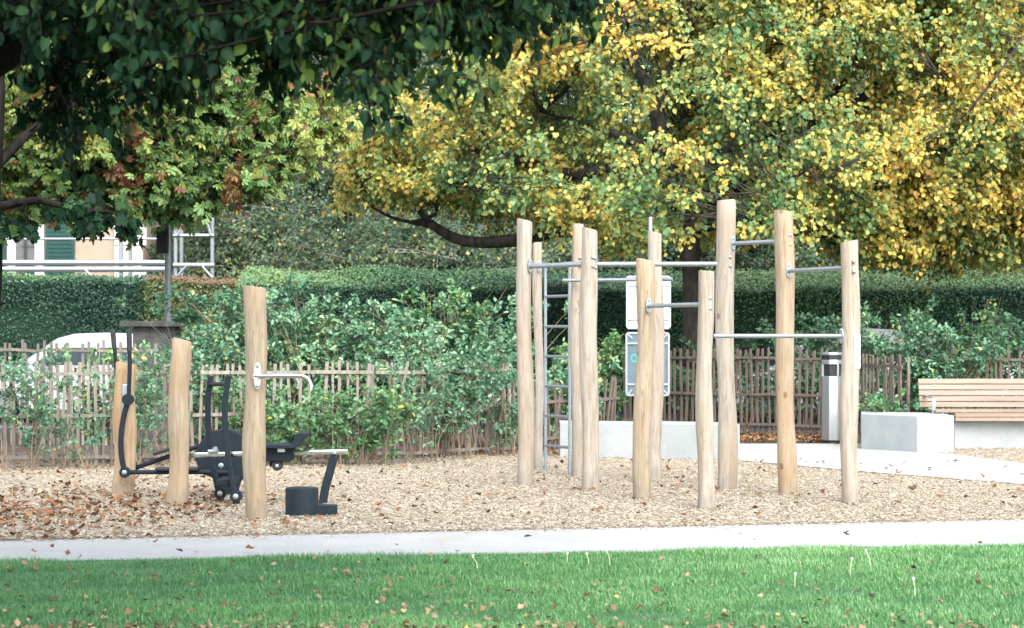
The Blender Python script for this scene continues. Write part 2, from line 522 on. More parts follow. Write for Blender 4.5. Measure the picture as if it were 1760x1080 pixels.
for _a, _l in ((-78, 0.6), (-42, 0.85), (-8, 1.0), (32, 0.9), (70, 0.66)):
    _c, _s = math.cos(math.radians(_a)), math.sin(math.radians(_a))
    _k = len(_pv)
    for _x, _y, _z in ((0, 0.04, 0), (0.11, 0.38, 0.03), (0.21, 0.72, -0.02), (0, 1, -0.16), (-0.21, 0.72, -0.02), (-0.11, 0.38, 0.03)):
        _x, _y = _x * _l, _y * _l
        _pv.append((_x * _c + _y * _s, -_x * _s + _y * _c, _z * _l - 0.12 * abs(_a) / 80))
    _pf += [(_k, _k + 1, _k + 2, _k + 3), (_k + 3, _k + 4, _k + 5, _k)]
T_PALM = (_pv, _pf)
_mp = [(0, 0), (0.12, 0.12), (0.42, 0.02), (0.33, 0.22), (0.62, 0.42), (0.44, 0.5), (0.42, 0.68), (0.2, 0.6), (0.24, 0.82), (0, 1.05)]
T_MAPLE = ([(x, y, 0.05 * abs(x)) for x, y in _mp] + [(-x, y, 0.05 * abs(x)) for x, y in _mp[1:-1]],
           [tuple(range(10)), (9, 17, 16, 15, 14, 13, 12, 11, 10, 0)])
T_BLADE = ([(-0.7, 0, 0), (0.7, 0, 0), (0.5, 10, 0.9), (-0.5, 10, 0.9), (0, 17, 5.0)], [(0, 1, 2, 3), (3, 2, 4)])
T_CHIP = ([(-0.5, -0.14, 0), (0.46, -0.19, 0.03), (0.52, 0.11, 0.05), (-0.44, 0.17, -0.02)], [(0, 1, 2, 3)])
T_CURL = ([(0, 0, 0.1), (0.28, 0.1, 0.24), (0.45, 0.5, 0.3), (0.2, 0.72, 0.12), (0, 1, 0.25), (-0.26, 0.7, 0.16), (-0.5, 0.42, 0.36), (-0.24, 0.12, 0.2)],
          [(0, 1, 2, 3, 4), (4, 5, 6, 7, 0)])


def unit(n_, rng=RNG):
    v = rng.normal(size=(n_, 3))
    return v / np.linalg.norm(v, axis=1, keepdims=True)


def value_noise(p, scale, seed):
    """cheap smooth 3D noise in 0..1"""
    r = np.random.default_rng(seed)
    out = np.zeros(len(p))
    for i in range(7):
        k = unit(1, r)[0] * scale * r.uniform(0.6, 1.8)
        out += np.sin(p @ k + r.uniform(0, 6.28))
    return np.clip(0.5 + out / 5.5, 0, 1)


# ------------------------------------------------------------------ setting: ground
def sheet(name, poly, z, mat, sub=None):
    me = bpy.data.meshes.new(name)
    me.from_pydata([(p[0], p[1], z) for p in poly], [], [tuple(range(len(poly)))])
    me.materials.append(mat)
    o = bpy.data.objects.new(name, me)
    COL.objects.link(o)
    tag(o, kind='structure')
    return o


def line_y(p, q, x):
    return p.y + (q.y - p.y) * (x - p.x) / (q.x - p.x)


pn0, pn1 = G(0, 967), G(1760, 940)       # lawn edge of the front path
pf0, pf1 = G(0, 931), G(1760, 894)       # chip edge of the front path
sheet('ground', [(-400, -100), (400, -100), (400, 900), (-400, 900)], -0.012, M['soil'])
sheet('parking_ground', [(-40, 32.5), (40, 37.5), (40, 43.5), (-40, 43.5)], -0.008, M['asphalt'])
sheet('lawn_ground', [(-14, 2), (14, 2), (14, line_y(pn0, pn1, 14)), (-14, line_y(pn0, pn1, -14))], 0.0, M['lawn_soil'])


def wavy_edge(p, q, x0, x1, n_, amp, seed):
    r = random.Random(seed)
    return [(x0 + (x1 - x0) * i / n_, line_y(p, q, x0 + (x1 - x0) * i / n_) + r.uniform(-amp, amp)) for i in range(n_ + 1)]


sheet('gravel_path', wavy_edge(pn0, pn1, -14, 14, 2, 0, 1) + wavy_edge(pf0, pf1, 14, -14, 140, 0.035, 2), 0.004, M['gravel'])
side_path = [G(1262, 792), G(1480, 812), G(1760, 834), G(2100, 850), G(2100, 812), G(1760, 798), G(1645, 783), G(1560, 776), G(1420, 764), G(1262, 764)]
sheet('side_gravel_path', [(p.x, p.y) for p in side_path], 0.012, M['gravel'])
chip_poly = [(-14, line_y(pf0, pf1, -14)), (14, line_y(pf0, pf1, 14)), (14, 33), (5.2, 31.5), (1.9, 30.5), (0, 28.9), (-1.8, 27.6), (-7.2, 26.3), (-14, 25.6)]
sheet('wood_chip_area', chip_poly, 0.0, M['chip_ground'])


def in_poly(x, y, poly):
    inside = np.zeros(len(x), bool)
    n_ = len(poly)
    for i in range(n_):
        x0, y0 = poly[i]
        x1, y1 = poly[(i + 1) % n_]
        c = ((y0 > y) != (y1 > y))
        with np.errstate(divide='ignore', invalid='ignore'):
            xi = (x1 - x0) * (y - y0) / (y1 - y0 + 1e-12) + x0
        inside ^= c & (x < xi)
    return inside


def flat_orient(n_, tilt):
    a = RNG.uniform(0, 2 * np.pi, n_)
    along = np.stack([np.cos(a), np.sin(a), RNG.normal(0, tilt, n_)], 1)
    nrm = np.stack([RNG.normal(0, tilt, n_), RNG.normal(0, tilt, n_), np.ones(n_)], 1)
    return along, nrm


# wood chips
N = 620000
y = 16.0 + 16.5 * RNG.random(N) ** 1.4
x = (RNG.random(N) * 2 - 1) * (y * 0.262 + 1.2)
ok = in_poly(x, y, chip_poly) & ~in_poly(x, y, [(p.x, p.y) for p in side_path])
x, y = x[ok], y[ok]
c = Cloud()
along, nrm = flat_orient(len(x), 0.12)
tone = RNG.normal(0.6, 0.3, len(x)) + 0.1 * (value_noise(np.stack([x, y, 0 * x], 1), 0.9, 3) - 0.5) + np.where(RNG.random(len(x)) < 0.13, -0.6, 0)
c.leaves(np.stack([x, y, RNG.uniform(0.006, 0.026, len(x))], 1), along, nrm, RNG.uniform(0.014, 0.04, len(x)), tone, T_CHIP)
# strays on the path edge
xs = RNG.uniform(-5, 5.5, 900)
ys = line_y(pf0, pf1, xs) - np.abs(RNG.normal(0, 0.14, 900))
along, nrm = flat_orient(900, 0.15)
c.leaves(np.stack([xs, ys, np.full(900, 0.012)], 1), along, nrm, RNG.uniform(0.02, 0.05, 900), RNG.normal(0.5, 0.25, 900), T_CHIP)
tag(c.build('wood_chips', [M['chip']]), 'pale shredded wood chips spread under the exercise equipment', 'wood chips', kind='stuff')

# fallen brown leaves on the chips (dense at lower left), a few on the path, a drift under the fence
N = 2900
x = np.concatenate([RNG.uniform(-6, 6, 1300), RNG.normal(-4.4, 1.25, N - 1300)])
y = np.concatenate([RNG.uniform(16.5, 27, 1300), RNG.normal(19.0, 1.5, N - 1300)])
keep = in_poly(x, y, chip_poly) & ((x < -2.6) | (RNG.random(N) < 0.4))
x, y = x[keep], y[keep]
xp = RNG.uniform(-5, 5, 20)
yp = line_y(pn0, pn1, xp) + RNG.uniform(0.1, 1.6, 20)
xf = np.concatenate([RNG.uniform(2.6, 5.0, 1500), RNG.uniform(-7, 1.5, 500)])
yf = np.concatenate([31.6 + np.abs(RNG.normal(0, 1.3, 1500)), 28.3 + 0.35 * xf[1500:] + RNG.normal(0.3, 0.5, 500)])
x, y = np.concatenate([x, xp, xf]), np.concatenate([y, yp, yf])
along, nrm = flat_orient(len(x), 0.4)
c = Cloud()
c.leaves(np.stack([x, y, RNG.uniform(0.015, 0.045, len(x))], 1), along, nrm, RNG.uniform(0.03, 0.075, len(x)), np.concatenate([RNG.normal(0.45, 0.22, len(x) - 2000), RNG.normal(0.68, 0.2, 2000)]), T_CURL)
tag(c.build('fallen_leaves', [M['litter']]), 'rust brown fallen leaves lying on the wood chips', 'fallen leaves', kind='stuff')

# grass blades
N = 680000
y = 10.6 + 6.0 * RNG.random(N)
x = (RNG.random(N) * 2 - 1) * (y * 0.25 + 1.2)
ok = y < line_y(pn0, pn1, x) + RNG.normal(0, 0.05, N)
x, y = x[ok], y[ok]
n_ = len(x)
p2 = np.stack([x, y, 0 * x], 1)
patch = value_noise(p2, 2.2, 21)
patch2 = value_noise(p2, 7.0, 22)
a = RNG.uniform(0, 2 * np.pi, n_)
lean = np.abs(RNG.normal(0.4, 0.4, n_))
along = np.stack([np.cos(a) * lean, np.sin(a) * lean, np.ones(n_)], 1)
nrm = np.stack([np.cos(a), np.sin(a), -lean], 1) + RNG.normal(0, 0.3, (n_, 3))
size = (0.0012 + 0.0014 * RNG.random(n_)) * (0.5 + 0.6 * patch + 0.65 * patch2)
patch0 = value_noise(p2, 0.8, 23)
tint = 0.42 + 0.3 * (patch - 0.5) + 0.3 * (patch2 - 0.5) + 0.3 * (patch0 - 0.5) + RNG.normal(0, 0.23, n_)
tint = np.where(RNG.random(n_) < 0.035, RNG.uniform(0.94, 1.0, n_), np.minimum(tint, 0.93))
c = Cloud()
c.leaves(p2, along, nrm, size, tint, T_BLADE)
tag(c.build('lawn_grass', [M['grass']]), 'short green lawn grass in front of the gravel path', 'grass', kind='stuff')

# dry leaves on the lawn, thicker towards the camera
N = 820
y = 11.45 + 4.1 * RNG.random(N) ** 4.2
x = (RNG.random(N) * 2 - 1) * (y * 0.245)
ok = (RNG.random(N) < np.where(x < 0.6, 1.0, 0.55)) & (y < 15.6)
x, y = x[ok], y[ok]
along, nrm = flat_orient(len(x), 0.45)
c = Cloud()
c.leaves(np.stack([x, y, RNG.uniform(0.018, 0.04, len(x))], 1), along, nrm, RNG.uniform(0.024, 0.052, len(x)), RNG.normal(0.42, 0.22, len(x)), T_CURL)
tag(c.build('lawn_leaves', [M['lawn_leaf']]), 'dry curled leaves scattered over the green lawn', 'fallen leaves', kind='stuff')

# dandelion stalks
for px, py, hgt in ((1012, 974, 0.085), (1049, 974, 0.11), (1461, 993, 0.12), (1497, 980, 0.13), (1366, 1012, 0.09), (1573, 1030, 0.12), (822, 985, 0.11), (975, 972, 0.08)):
    b0 = G(px, py)
    t = thing('dandelion', b0, 'thin pale dandelion stalk with a small head standing in the lawn', 'dandelion', 'dandelion stalks in the lawn')
    lx = random.uniform(-0.04, 0.04)
    top = b0 + Vector((lx, 0, hgt))
    MB().tube([b0, b0 + Vector((lx * 0.3, 0, hgt * 0.6)), top], 0.0028, 5).build('stalk', M['stalk'], t, True)
    MB().tube([top + Vector((0, 0, -0.008)), top + Vector((0, 0, -0.002)), top + Vector((0, 0, 0.007)), top + Vector((0, 0, 0.012))], [0.002, 0.007, 0.008, 0.003], 8).build('flower_head', M['seed'], t, True)


# ------------------------------------------------------------------ round timber posts
def post_mesh(base, top, r0, slope, seed, wob=0.095, taper=0.96):
    """base/top: centres; slope: height change of the cut across +x"""
    rr = random.Random(seed)
    sides, rings = 26, 26
    ph = [rr.uniform(0, 6.28) for _ in range(8)]
    vs, fs = [], []
    base = Vector(base)
    top = Vector(top)
    Lz = top.z - base.z
    for i in range(rings + 1):
        t = i / rings
        cx = base.x + (top.x - base.x) * t + 0.022 * math.sin(t * 5.1 + ph[0]) * math.sin(t * math.pi)
        cy = base.y + (top.y - base.y) * t + 0.010 * math.sin(t * 4.3 + ph[1]) * math.sin(t * math.pi)
        rad = r0 * (1 + (taper - 1) * t) * (1 + wob * 0.6 * math.sin(t * 9 + ph[2]) + wob * 0.4 * math.sin(t * 17 + ph[3]))
        z = base.z - 0.12 + (Lz + 0.12) * t
        for s in range(sides):
            a = 2 * math.pi * s / sides
            rs = rad * (1 + wob * 0.55 * math.sin(2 * a + ph[4] + t * 2) + wob * 0.4 * math.sin(3 * a + ph[5] - t * 3) + wob * 0.25 * math.sin(5 * a + ph[6] + t * 7))
            zz = z
            if i == rings:
                rs *= 0.93
                zz = z + slope * math.cos(a) * 0.93
            elif i == rings - 1:
                zz = top.z - 0.018 + slope * math.cos(a)
            elif i > rings - 6:
                zz = z - 0.018 * (i - rings + 6) / 5 + slope * math.cos(a) * (i - rings + 6) / 5
            vs.append((cx + rs * math.cos(a), cy + rs * math.sin(a), zz))
    for i in range(rings):
        for s in range(sides):
            t = (s + 1) % sides
            fs.append((i * sides + s, i * sides + t, (i + 1) * sides + t, (i + 1) * sides + s))
    vs.append((top.x, top.y, top.z + 0.004))
    k = len(vs) - 1
    for s in range(sides):
        fs.append((rings * sides + s, rings * sides + (s + 1) % sides, k))
    return MB().add(vs, fs)


class Post:
    def __init__(self, bx, by, tx, tyl, tyr, wpx, seed):
        self.b = G(bx, by)
        Y = self.b.y
        self.t = P(tx, (tyl + tyr) / 2, Y)
        self.r = wpx * Y / F / 2
        self.slope = -(tyr - tyl) * Y / F / 2
        self.seed = seed

    def at(self, z):
        f_ = z / self.t.z
        return Vector((self.b.x + (self.t.x - self.b.x) * f_, self.b.y, z))

    def build(self, parent, mat, name='post', **k):
        return post_mesh(self.b, self.t, self.r, self.slope, self.seed, **k).build(name, mat, parent, True)


def bolt(parent, p, d, r=0.017):
    d = Vector(d).normalized()
    MB().tube([Vector(p) - d * 0.02, Vector(p) + d * 0.006, Vector(p) + d * 0.012], [r, r, r * 0.55], 10).build('bolt', M['galv'], parent, True)


def arc(p0, p1, sag, n_=8):
    p0, p1 = Vector(p0), Vector(p1)
    return [p0.lerp(p1, i / n_) + Vector(sag) * (4 * (i / n_) * (1 - i / n_)) for i in range(n_ + 1)]


# ---- climbing and pull-up frame
PO = {'A': Post(902, 833, 902, 375, 382, 28.5, 1), 'B': Post(925, 808, 924, 417, 417, 15.5, 2), 'C': Post(991, 821, 994, 384, 386, 21, 3),
      'D': Post(1014, 842, 1014, 390, 397, 29, 4), 'E': Post(1104, 858, 1109, 443, 450, 32, 5), 'F': Post(1126, 828, 1125, 397, 402, 25, 6),
      'G': Post(1213, 875, 1214, 465, 467, 30, 7), 'H': Post(1249, 843, 1249, 345, 343, 31, 8), 'I': Post(1355, 851, 1346, 361, 364, 31, 9),
      'J': Post(1463, 866, 1459, 418, 412, 32, 10)}
fr = thing('climbing_frame', G(1180, 845), 'tall climbing frame of ten pale round timber posts joined by galvanised pull-up bars', 'climbing frame')
post_o = {k: p.build(fr, M['post_warm'] if k in 'EI' else M['post_pale']) for k, p in PO.items()}


def bar(k0, k1, z, r=0.021, flange0=True, flange1=False, bolts1=True):
    a, b_ = PO[k0], PO[k1]
    p0, p1 = a.at(z), b_.at(z)
    d = (p1 - p0).normalized()
    q0, q1 = p0 + d * (a.r * 0.9), p1 - d * (b_.r * 0.9)
    o = MB().tube([q0, q0.lerp(q1, 0.5), q1], r, 14).build('pull_up_bar', M['galv'], fr, True)
    up = Vector((0, 0, 1))
    for on, q, s, rad in ((flange0, p0 + d * a.r, 1, a.r), (flange1, p1 - d * b_.r, -1, b_.r)):
        if not on:
            continue
        side = d.cross(up).normalized()
        vs = []
        nn = 20
        for t in (-0.008, 0.010):
            for i in range(nn):
                an = 2 * math.pi * i / nn
                vs.append(q + d * s * t + side * math.cos(an) * 0.032 + up * math.sin(an) * 0.078)
        fs = [tuple(range(nn)), tuple(range(nn, 2 * nn))] + [(i, (i + 1) % nn, nn + (i + 1) % nn, nn + i) for i in range(nn)]
        fl = MB().add(vs, fs).build('flange', M['galv'], o, False, 0.003)
        for dz in (-0.055, 0.055):
            bolt(o, q + up * dz + d * s * 0.008, d * s, 0.012)
    if bolts1:
        for dz in (-0.04, 0.055):
            bolt(post_o[k1], p1 + d * b_.r + up * dz, d)
    return o


bar('A', 'D', 2.325, 0.025)
bar('D', 'H', 2.322, 0.025, flange0=False, bolts1=False)
bar('B', 'C', 2.40, 0.021)
bar('E', 'G', 1.875)
bar('G', 'J', 1.585, 0.02, flange0=False, flange1=True, bolts1=False)
bar('H', 'I', 2.53)
bar('I', 'J', 2.23)
for k, z in (('H', 2.33), ('D', 2.36)):
    pass
for dz in (2.30, 2.39):
    d = Vector((0.35, -1, 0)).normalized()
    bolt(post_o['D'], PO['D'].at(dz) + d * PO['D'].r, d)
    bolt(post_o['H'], PO['H'].at(dz) + d * PO['H'].r, d)
cF, cC = PO['F'], PO['C']
q0 = cC.at(2.20) + Vector((-0.17, -0.10, 0))
q1 = cF.at(2.20) + Vector((0.20, 0.10, 0))
MB().tube([q0, q0.lerp(q1, 0.5), q1], 0.02, 14).build('pull_up_bar', M['galv'], fr, True)
# knot plate on the ladder side of post B is a bare bolt pair
for dz in (2.36, 2.44):
    bolt(post_o['B'], PO['B'].at(dz) + Vector((0, -PO['B'].r, 0)), (0, -1, 0))
# ladder
l0, l1 = P(937.5, 575, 25.1), P(979, 575, 24.6)
lad = MB().tube([(l0.x, l0.y, -0.08), (l0.x, l0.y, 2.38)], 0.018, 12).build('ladder_rail', M['galv'], fr, True)
MB().tube([(l1.x, l1.y, -0.08), (l1.x, l1.y, 2.38)], 0.018, 12).build('ladder_rail', M['galv'], fr, True)
for z in (0.306, 0.655, 1.0, 1.345, 1.69, 2.04):
    MB().tube([(l0.x, l0.y, z), (l1.x, l1.y, z)], 0.017, 12).build('ladder_rung', M['galv'], fr, True)
# white notice plate on the side of post J
pj = PO['J']
zt, zb = 1.6, H - (634 - YH) * pj.b.y / F
cx = pj.at((zt + zb) / 2)
MB().box((cx.x + pj.r * 0.66, cx.y - pj.r * 0.84, (zt + zb) / 2), (0.075, 0.012, zt - zb), Matrix.Rotation(math.radians(38), 3, 'Z')).build('notice_plate', M['sign_white'], fr, False, 0.003)


# ---- elliptical trainer (short post, swinging arms, pedals, flywheel housing)
el = thing('elliptical_trainer', G(290, 852), 'outdoor cross trainer with a short timber post, black swing arms and a round dark flywheel', 'exercise machine')
p1_ = Post(209, 853, 218, 621, 628, 37, 31)
po1 = p1_.build(el, M['post_orange'])
Ye = p1_.b.y
yf_, yb_ = Ye - 0.17, Ye + 0.20


def px_path(pts, Y):
    return [P(a_, b_, Y) for a_, b_ in pts]


def smooth_path(pts, n_=5):
    """Catmull-Rom"""
    out = []
    pts = [Vector(p) for p in pts]
    for i in range(len(pts) - 1):
        a_, b_, c_, d_ = pts[max(i - 1, 0)], pts[i], pts[i + 1], pts[min(i + 2, len(pts) - 1)]
        for k in range(n_):
            t = k / n_
            out.append(0.5 * ((2 * b_) + (c_ - a_) * t + (2 * a_ - 5 * b_ + 4 * c_ - d_) * t * t + (-a_ + 3 * b_ - 3 * c_ + d_) * t ** 3))
    out.append(pts[-1])
    return out


pth = smooth_path(px_path([(222, 576), (222.5, 600), (223, 630), (222, 660), (221, 688)], yf_))
arm = MB().tube(pth, 0.021, 12).build('swing_arm', M['anthracite'], el, True)
MB().tube(px_path([(222, 566), (222, 568), (222, 576), (222.5, 604)], yf_), [0.026, 0.028, 0.027, 0.026], 12).build('grip', M['rubber'], arm, True)
MB().strap(smooth_path(px_path([(220, 690), (213, 715), (208.5, 745), (208, 775), (211, 797), (215, 812)], yf_)), 0.052, 0.04, (0, 1, 0)).build('lower_lever', M['anthracite'], el, False, 0.01)
pth = smooth_path(px_path([(194.5, 576), (197, 600), (200, 640), (203, 690)], yb_))
arm = MB().tube(pth, 0.020, 12).build('swing_arm', M['anthracite'], el, True)
MB().tube(px_path([(194, 566), (194, 568), (194.5, 576), (196.5, 600)], yb_), [0.024, 0.028, 0.026, 0.025], 12).build('grip', M['rubber'], arm, True)
MB().strap(smooth_path(px_path([(203, 690), (212, 735), (224, 775), (232, 803)], yb_)), 0.052, 0.04, (0, 1, 0)).build('lower_lever', M['anthracite'], el, False, 0.01)
pv = P(220, 687, yf_)
piv = MB().tube([pv + Vector((0, -0.045, 0)), pv + Vector((0, 0.045, 0))], 0.055, 20).build('pivot_hub', M['anthracite'], el, True)
MB().tube([pv + Vector((-0.01, 0.03, 0)), pv + Vector((-0.03, 0.5, 0))], 0.022, 12).build('pivot_axle', M['galv'], el, True)
MB().box(pv + Vector((-0.035, 0.05, 0.02)), (0.06, 0.03, 0.26)).build('mounting_plate', M['galv'], el, False, 0.008)
jt = P(215, 812, yf_)
jo = MB().tube([jt + Vector((0, -0.04, 0)), jt + Vector((0, 0.03, 0))], 0.052, 20).build('joint', M['anthracite'], el, True)
bolt(jo, jt + Vector((0, -0.042, 0)), (0, -1, 0), 0.024)
# pedal beams
yw = Ye + 0.02
MB().tube([P(215, 812, yf_ + 0.01), P(300, 811.5, yf_ + 0.02), P(402, 812, yf_ + 0.05)], 0.023, 12).build('pedal_beam', M['anthracite'], el, True)
MB().box(P(305, 806, yf_ - 0.02), (0.42, 0.15, 0.035)).build('pedal', M['rubber'], el, False, 0.014)
MB().tube([P(228, 806, yb_), P(345, 766, yb_), P(384, 756, yb_)], 0.023, 12).build('pedal_beam', M['anthracite'], el, True)
MB().box(P(294, 771, yb_ - 0.02), (0.36, 0.15, 0.035), Matrix.Rotation(math.radians(18), 3, 'Y').inverted()).build('pedal', M['rubber'], el, False, 0.014)
# flywheel housing
hc = P(386, 786, Ye + 0.02)
R_ = 49 * Ye / F
poly = []
for i in range(29):
    an = math.radians(215 - i * 250 / 28)
    poly.append((hc.x + R_ * math.cos(an), hc.z + R_ * math.sin(an)))
zf = 0.02
poly += [(hc.x + R_ * 0.55, zf + 0.12), (hc.x + R_ * 0.42, zf), (hc.x - R_ * 0.30, zf), (hc.x - R_ * 0.42, zf + 0.16)]
MB().prism(poly, 'y', Ye + 0.0, Ye + 0.13).build('flywheel_housing', M['anthracite'], el, True, 0.012)
ck = P(381, 800, Ye - 0.06)
cr = MB().tube([ck + Vector((0, -0.05, 0)), ck + Vector((0, 0.08, 0))], 0.06, 20).build('crank_hub', M['anthracite'], el, True)
bolt(cr, ck + Vector((0, -0.052, 0)), (0, -1, 0), 0.026)
MB().strap([P(381, 800, Ye - 0.07), P(400, 812, Ye - 0.07)], 0.06, 0.03, (0, 1, 0)).build('crank', M['anthracite'], el, False, 0.008)
MB().tube([P(398, 802, Ye + 0.16), P(424, 801, Ye + 0.16), P(446, 800, Ye + 0.16)], 0.022, 10).build('ground_strut', M['anthracite'], el, True)
MB().tube([P(446, 800, Ye + 0.16), Vector((P(446, 800, Ye + 0.16).x, Ye + 0.16, -0.05))], 0.022, 10).build('strut_foot', M['anthracite'], el, True)

# ---- rowing machine (post, chrome slide rail, sliding seat, twin levers)
p2_ = Post(302, 871, 313, 580, 588, 37, 32)
rw = thing('rowing_machine', G(430, 868), 'outdoor rowing machine with a leaning timber post, chrome slide rail, dark seat and twin levers', 'exercise machine')
p2_.build(rw, M['post_warm'])
Yr = p2_.b.y + 0.18
rail_a, rail_b = P(318, 782.5, Yr), P(598, 776.5, Yr)
rl = MB().strap([rail_a, rail_a.lerp(rail_b, 0.5), rail_b], 0.046, 0.07, (0, 1, 0)).build('slide_rail', M['chrome'], rw, False, 0.012)
MB().box(P(366, 776, Yr - 0.03), (0.10, 0.05, 0.035)).build('clamp', M['galv'], rw, False, 0.01)
sbolt = P(370, 772, Yr - 0.05)
MB().tube([sbolt + Vector((0, -0.03, 0)), sbolt + Vector((0, 0.03, 0))], 0.022, 12).build('clamp_knob', M['galv'], rw, True)
lg = MB().strap(smooth_path([P(575, 782, Yr), P(566, 815, Yr), P(558, 845, Yr), P(553, 880, Yr)]), 0.078, 0.06, (0, 1, 0)).build('rail_leg', M['anthracite'], rw, False, 0.012)
bolt(lg, P(575, 779, Yr - 0.036), (0, -1, 0), 0.016)
# seat: profile in x,z extruded along y
sx = lambda a_, b_: (P(a_, b_, Yr).x, P(a_, b_, Yr).z)
prof = [sx(452, 763), sx(500, 763.5), sx(507, 757), sx(511, 745.5), sx(514, 743), sx(530, 743), sx(531.5, 746), sx(529, 751), sx(524, 752), sx(519, 763), sx(514, 768), sx(500, 770), sx(452, 769)]
MB().prism(prof, 'y', Yr - 0.19, Yr + 0.19).build('seat', M['anthracite'], rw, True, 0.006)
bx_ = [sx(452, 769.5), sx(506, 770.5), sx(507, 785), sx(503, 791), sx(498, 793), sx(452, 792)]
cg = MB().prism(bx_, 'y', Yr - 0.10, Yr + 0.10).build('seat_carriage', M['anthracite'], rw, True, 0.008)
MB().box(P(483.5, 773.5, Yr - 0.102), (0.068, 0.008, 0.04)).build('plate', M['sign_white'], cg, False, 0.003)
rc_ = P(476.5, 801, Yr - 0.05)
ro = MB().tube([rc_ + Vector((0, -0.03, 0)), rc_ + Vector((0, 0.12, 0))], 0.046, 20).build('roller', M['rubber'], rw, True)
bolt(ro, rc_ + Vector((0, -0.03, 0)), (0, -1, 0), 0.018)
MB().box(P(470, 796, Yr + 0.01), (0.07, 0.05, 0.07)).build('roller_bracket', M['anthracite'], rw, False, 0.006)
# levers
yl0, yl1 = Yr + 0.42, Yr - 0.13
for pts, Y, jx, jy, fy in (([(363, 646), (358.5, 675), (357.5, 705), (359, 745), (364, 790), (372, 828), (378, 848)], yl0, 379, 848, 864),
                           ([(393, 645), (388, 680), (386.5, 710), (388, 750), (393, 790), (400, 828), (405, 851)], yl1, 406, 853, 872)):
    MB().strap(smooth_path(px_path(pts, Y)), 0.052, 0.05, (0, 1, 0)).build('lever', M['anthracite'], rw, False, 0.01)
    jj = P(jx, jy, Y - 0.01)
    jo = MB().tube([jj + Vector((0, -0.045, 0)), jj + Vector((0, 0.045, 0))], 0.055, 20).build('joint', M['anthracite'], rw, True)
    bolt(jo, jj + Vector((0, -0.047, 0)), (0, -1, 0), 0.026)
    MB().box((jj.x, Y, jj.z / 2 - 0.03), (0.06, 0.07, jj.z + 0.02)).build('foot', M['anthracite'], rw, False, 0.008)
MB().tube([P(361, 661, yl0), P(391, 660, yl1)], 0.020, 12).build('handle_bar', M['anthracite'], rw, True)
MB().box((P(392, 827, yl1 + 0.27).x, (yl0 + yl1) / 2, P(392, 827, yl1 + 0.27).z), (0.16, yl0 - yl1 - 0.06, 0.06)).build('lever_tie', M['anthracite'], rw, False, 0.008)

# ---- dip handle post
p3_ = Post(442, 895, 437, 490, 496, 40, 33)
dp = thing('dip_handle_post', p3_.b, 'tall warm timber post carrying two bent chrome handles', 'exercise post')
p3_.build(dp, M['post_warm'])
zc = H - (646 - YH) * p3_.b.y / F
face = p3_.at(zc) + Vector((0.03, -p3_.r - 0.004, 0))
pl = MB()
nn = 24
vs = []
for t in (0.0, 0.016):
    for i in range(nn):
        an = 2 * math.pi * i / nn
        ex = 0.032 * math.copysign(abs(math.cos(an)) ** 0.8, math.cos(an))
        ez = 0.115 * math.copysign(abs(math.sin(an)) ** 0.7, math.sin(an))
        vs.append(face + Vector((ex, -t + 0.006, ez)))
pl.add(vs, [tuple(range(nn)), tuple(range(nn, 2 * nn))] + [(i, (i + 1) % nn, nn + (i + 1) % nn, nn + i) for i in range(nn)])
plo = pl.build('mounting_plate', M['chrome'], dp, False, 0.003)
for dz in (-0.085, 0.085):
    bolt(plo, face + Vector((0, -0.012, dz)), (0, -1, 0), 0.018)


def dip_handle(start, yaw, L):
    d = Vector((math.cos(yaw), math.sin(yaw), 0))
    up = Vector((0, 0, 1))
    rad = 0.085
    pts = [start, start + d * (L - rad) * 0.5, start + d * (L - rad)]
    for i in range(1, 9):
        an = math.radians(90 * i / 8)
        pts.append(start + d * (L - rad + rad * math.sin(an)) - up * rad * (1 - math.cos(an)))
    pts.append(start + d * L - up * (rad + 0.035))
    return MB().tube(pts, 0.018, 14).build('handle', M['chrome'], dp, True)


h1 = dip_handle(face + Vector((-0.03, -0.035, 0.0)), math.radians(-8), 0.50)
MB().tube([face + Vector((-0.03, -0.03, 0)), face + Vector((0.05, -0.038, 0))], 0.026, 14).build('collar', M['chrome'], h1, True)
MB().tube([face + Vector((-0.005, 0.0, 0)), face + Vector((-0.005, -0.055, 0))], 0.03, 16).build('boss', M['chrome'], plo, True)
h2 = dip_handle(p3_.at(zc - 0.0) + Vector((0.02, p3_.r * 0.8, 0)), math.radians(40), 0.40)

# ---- two-level step block
st = thing('step_block', G(530, 893), 'dark grey two-level step block with a round tall end standing on the chips', 'step')
cb = G(519, 888)
rS = 28.5 * cb.y / F
zT = H - (838 - YH) * cb.y / F
rings = [(rS, -0.05), (rS, zT - 0.015), (rS - 0.004, zT - 0.004), (rS - 0.014, zT)]
MB().tube([(cb.x, cb.y, z) for _, z in rings], [r_ for r_, _ in rings], 40).build('tall_step', M['anthracite'], st, True)
zL = H - (868 - YH) * cb.y / F
x0, x1 = cb.x + rS * 0.6, P(580, 860, cb.y).x
hw = rS * 0.62
pol = [(x0, cb.y - hw), (x1 - 0.03, cb.y - hw)] + [(x1 - 0.06 + 0.06 * math.sin(math.radians(a_)), cb.y - hw * math.cos(math.radians(a_))) for a_ in range(20, 180, 20)] + [(x1 - 0.03, cb.y + hw), (x0, cb.y + hw)]
MB().prism(pol, 'z', -0.05, zL).build('low_step', M['anthracite'], st, True, 0.01)


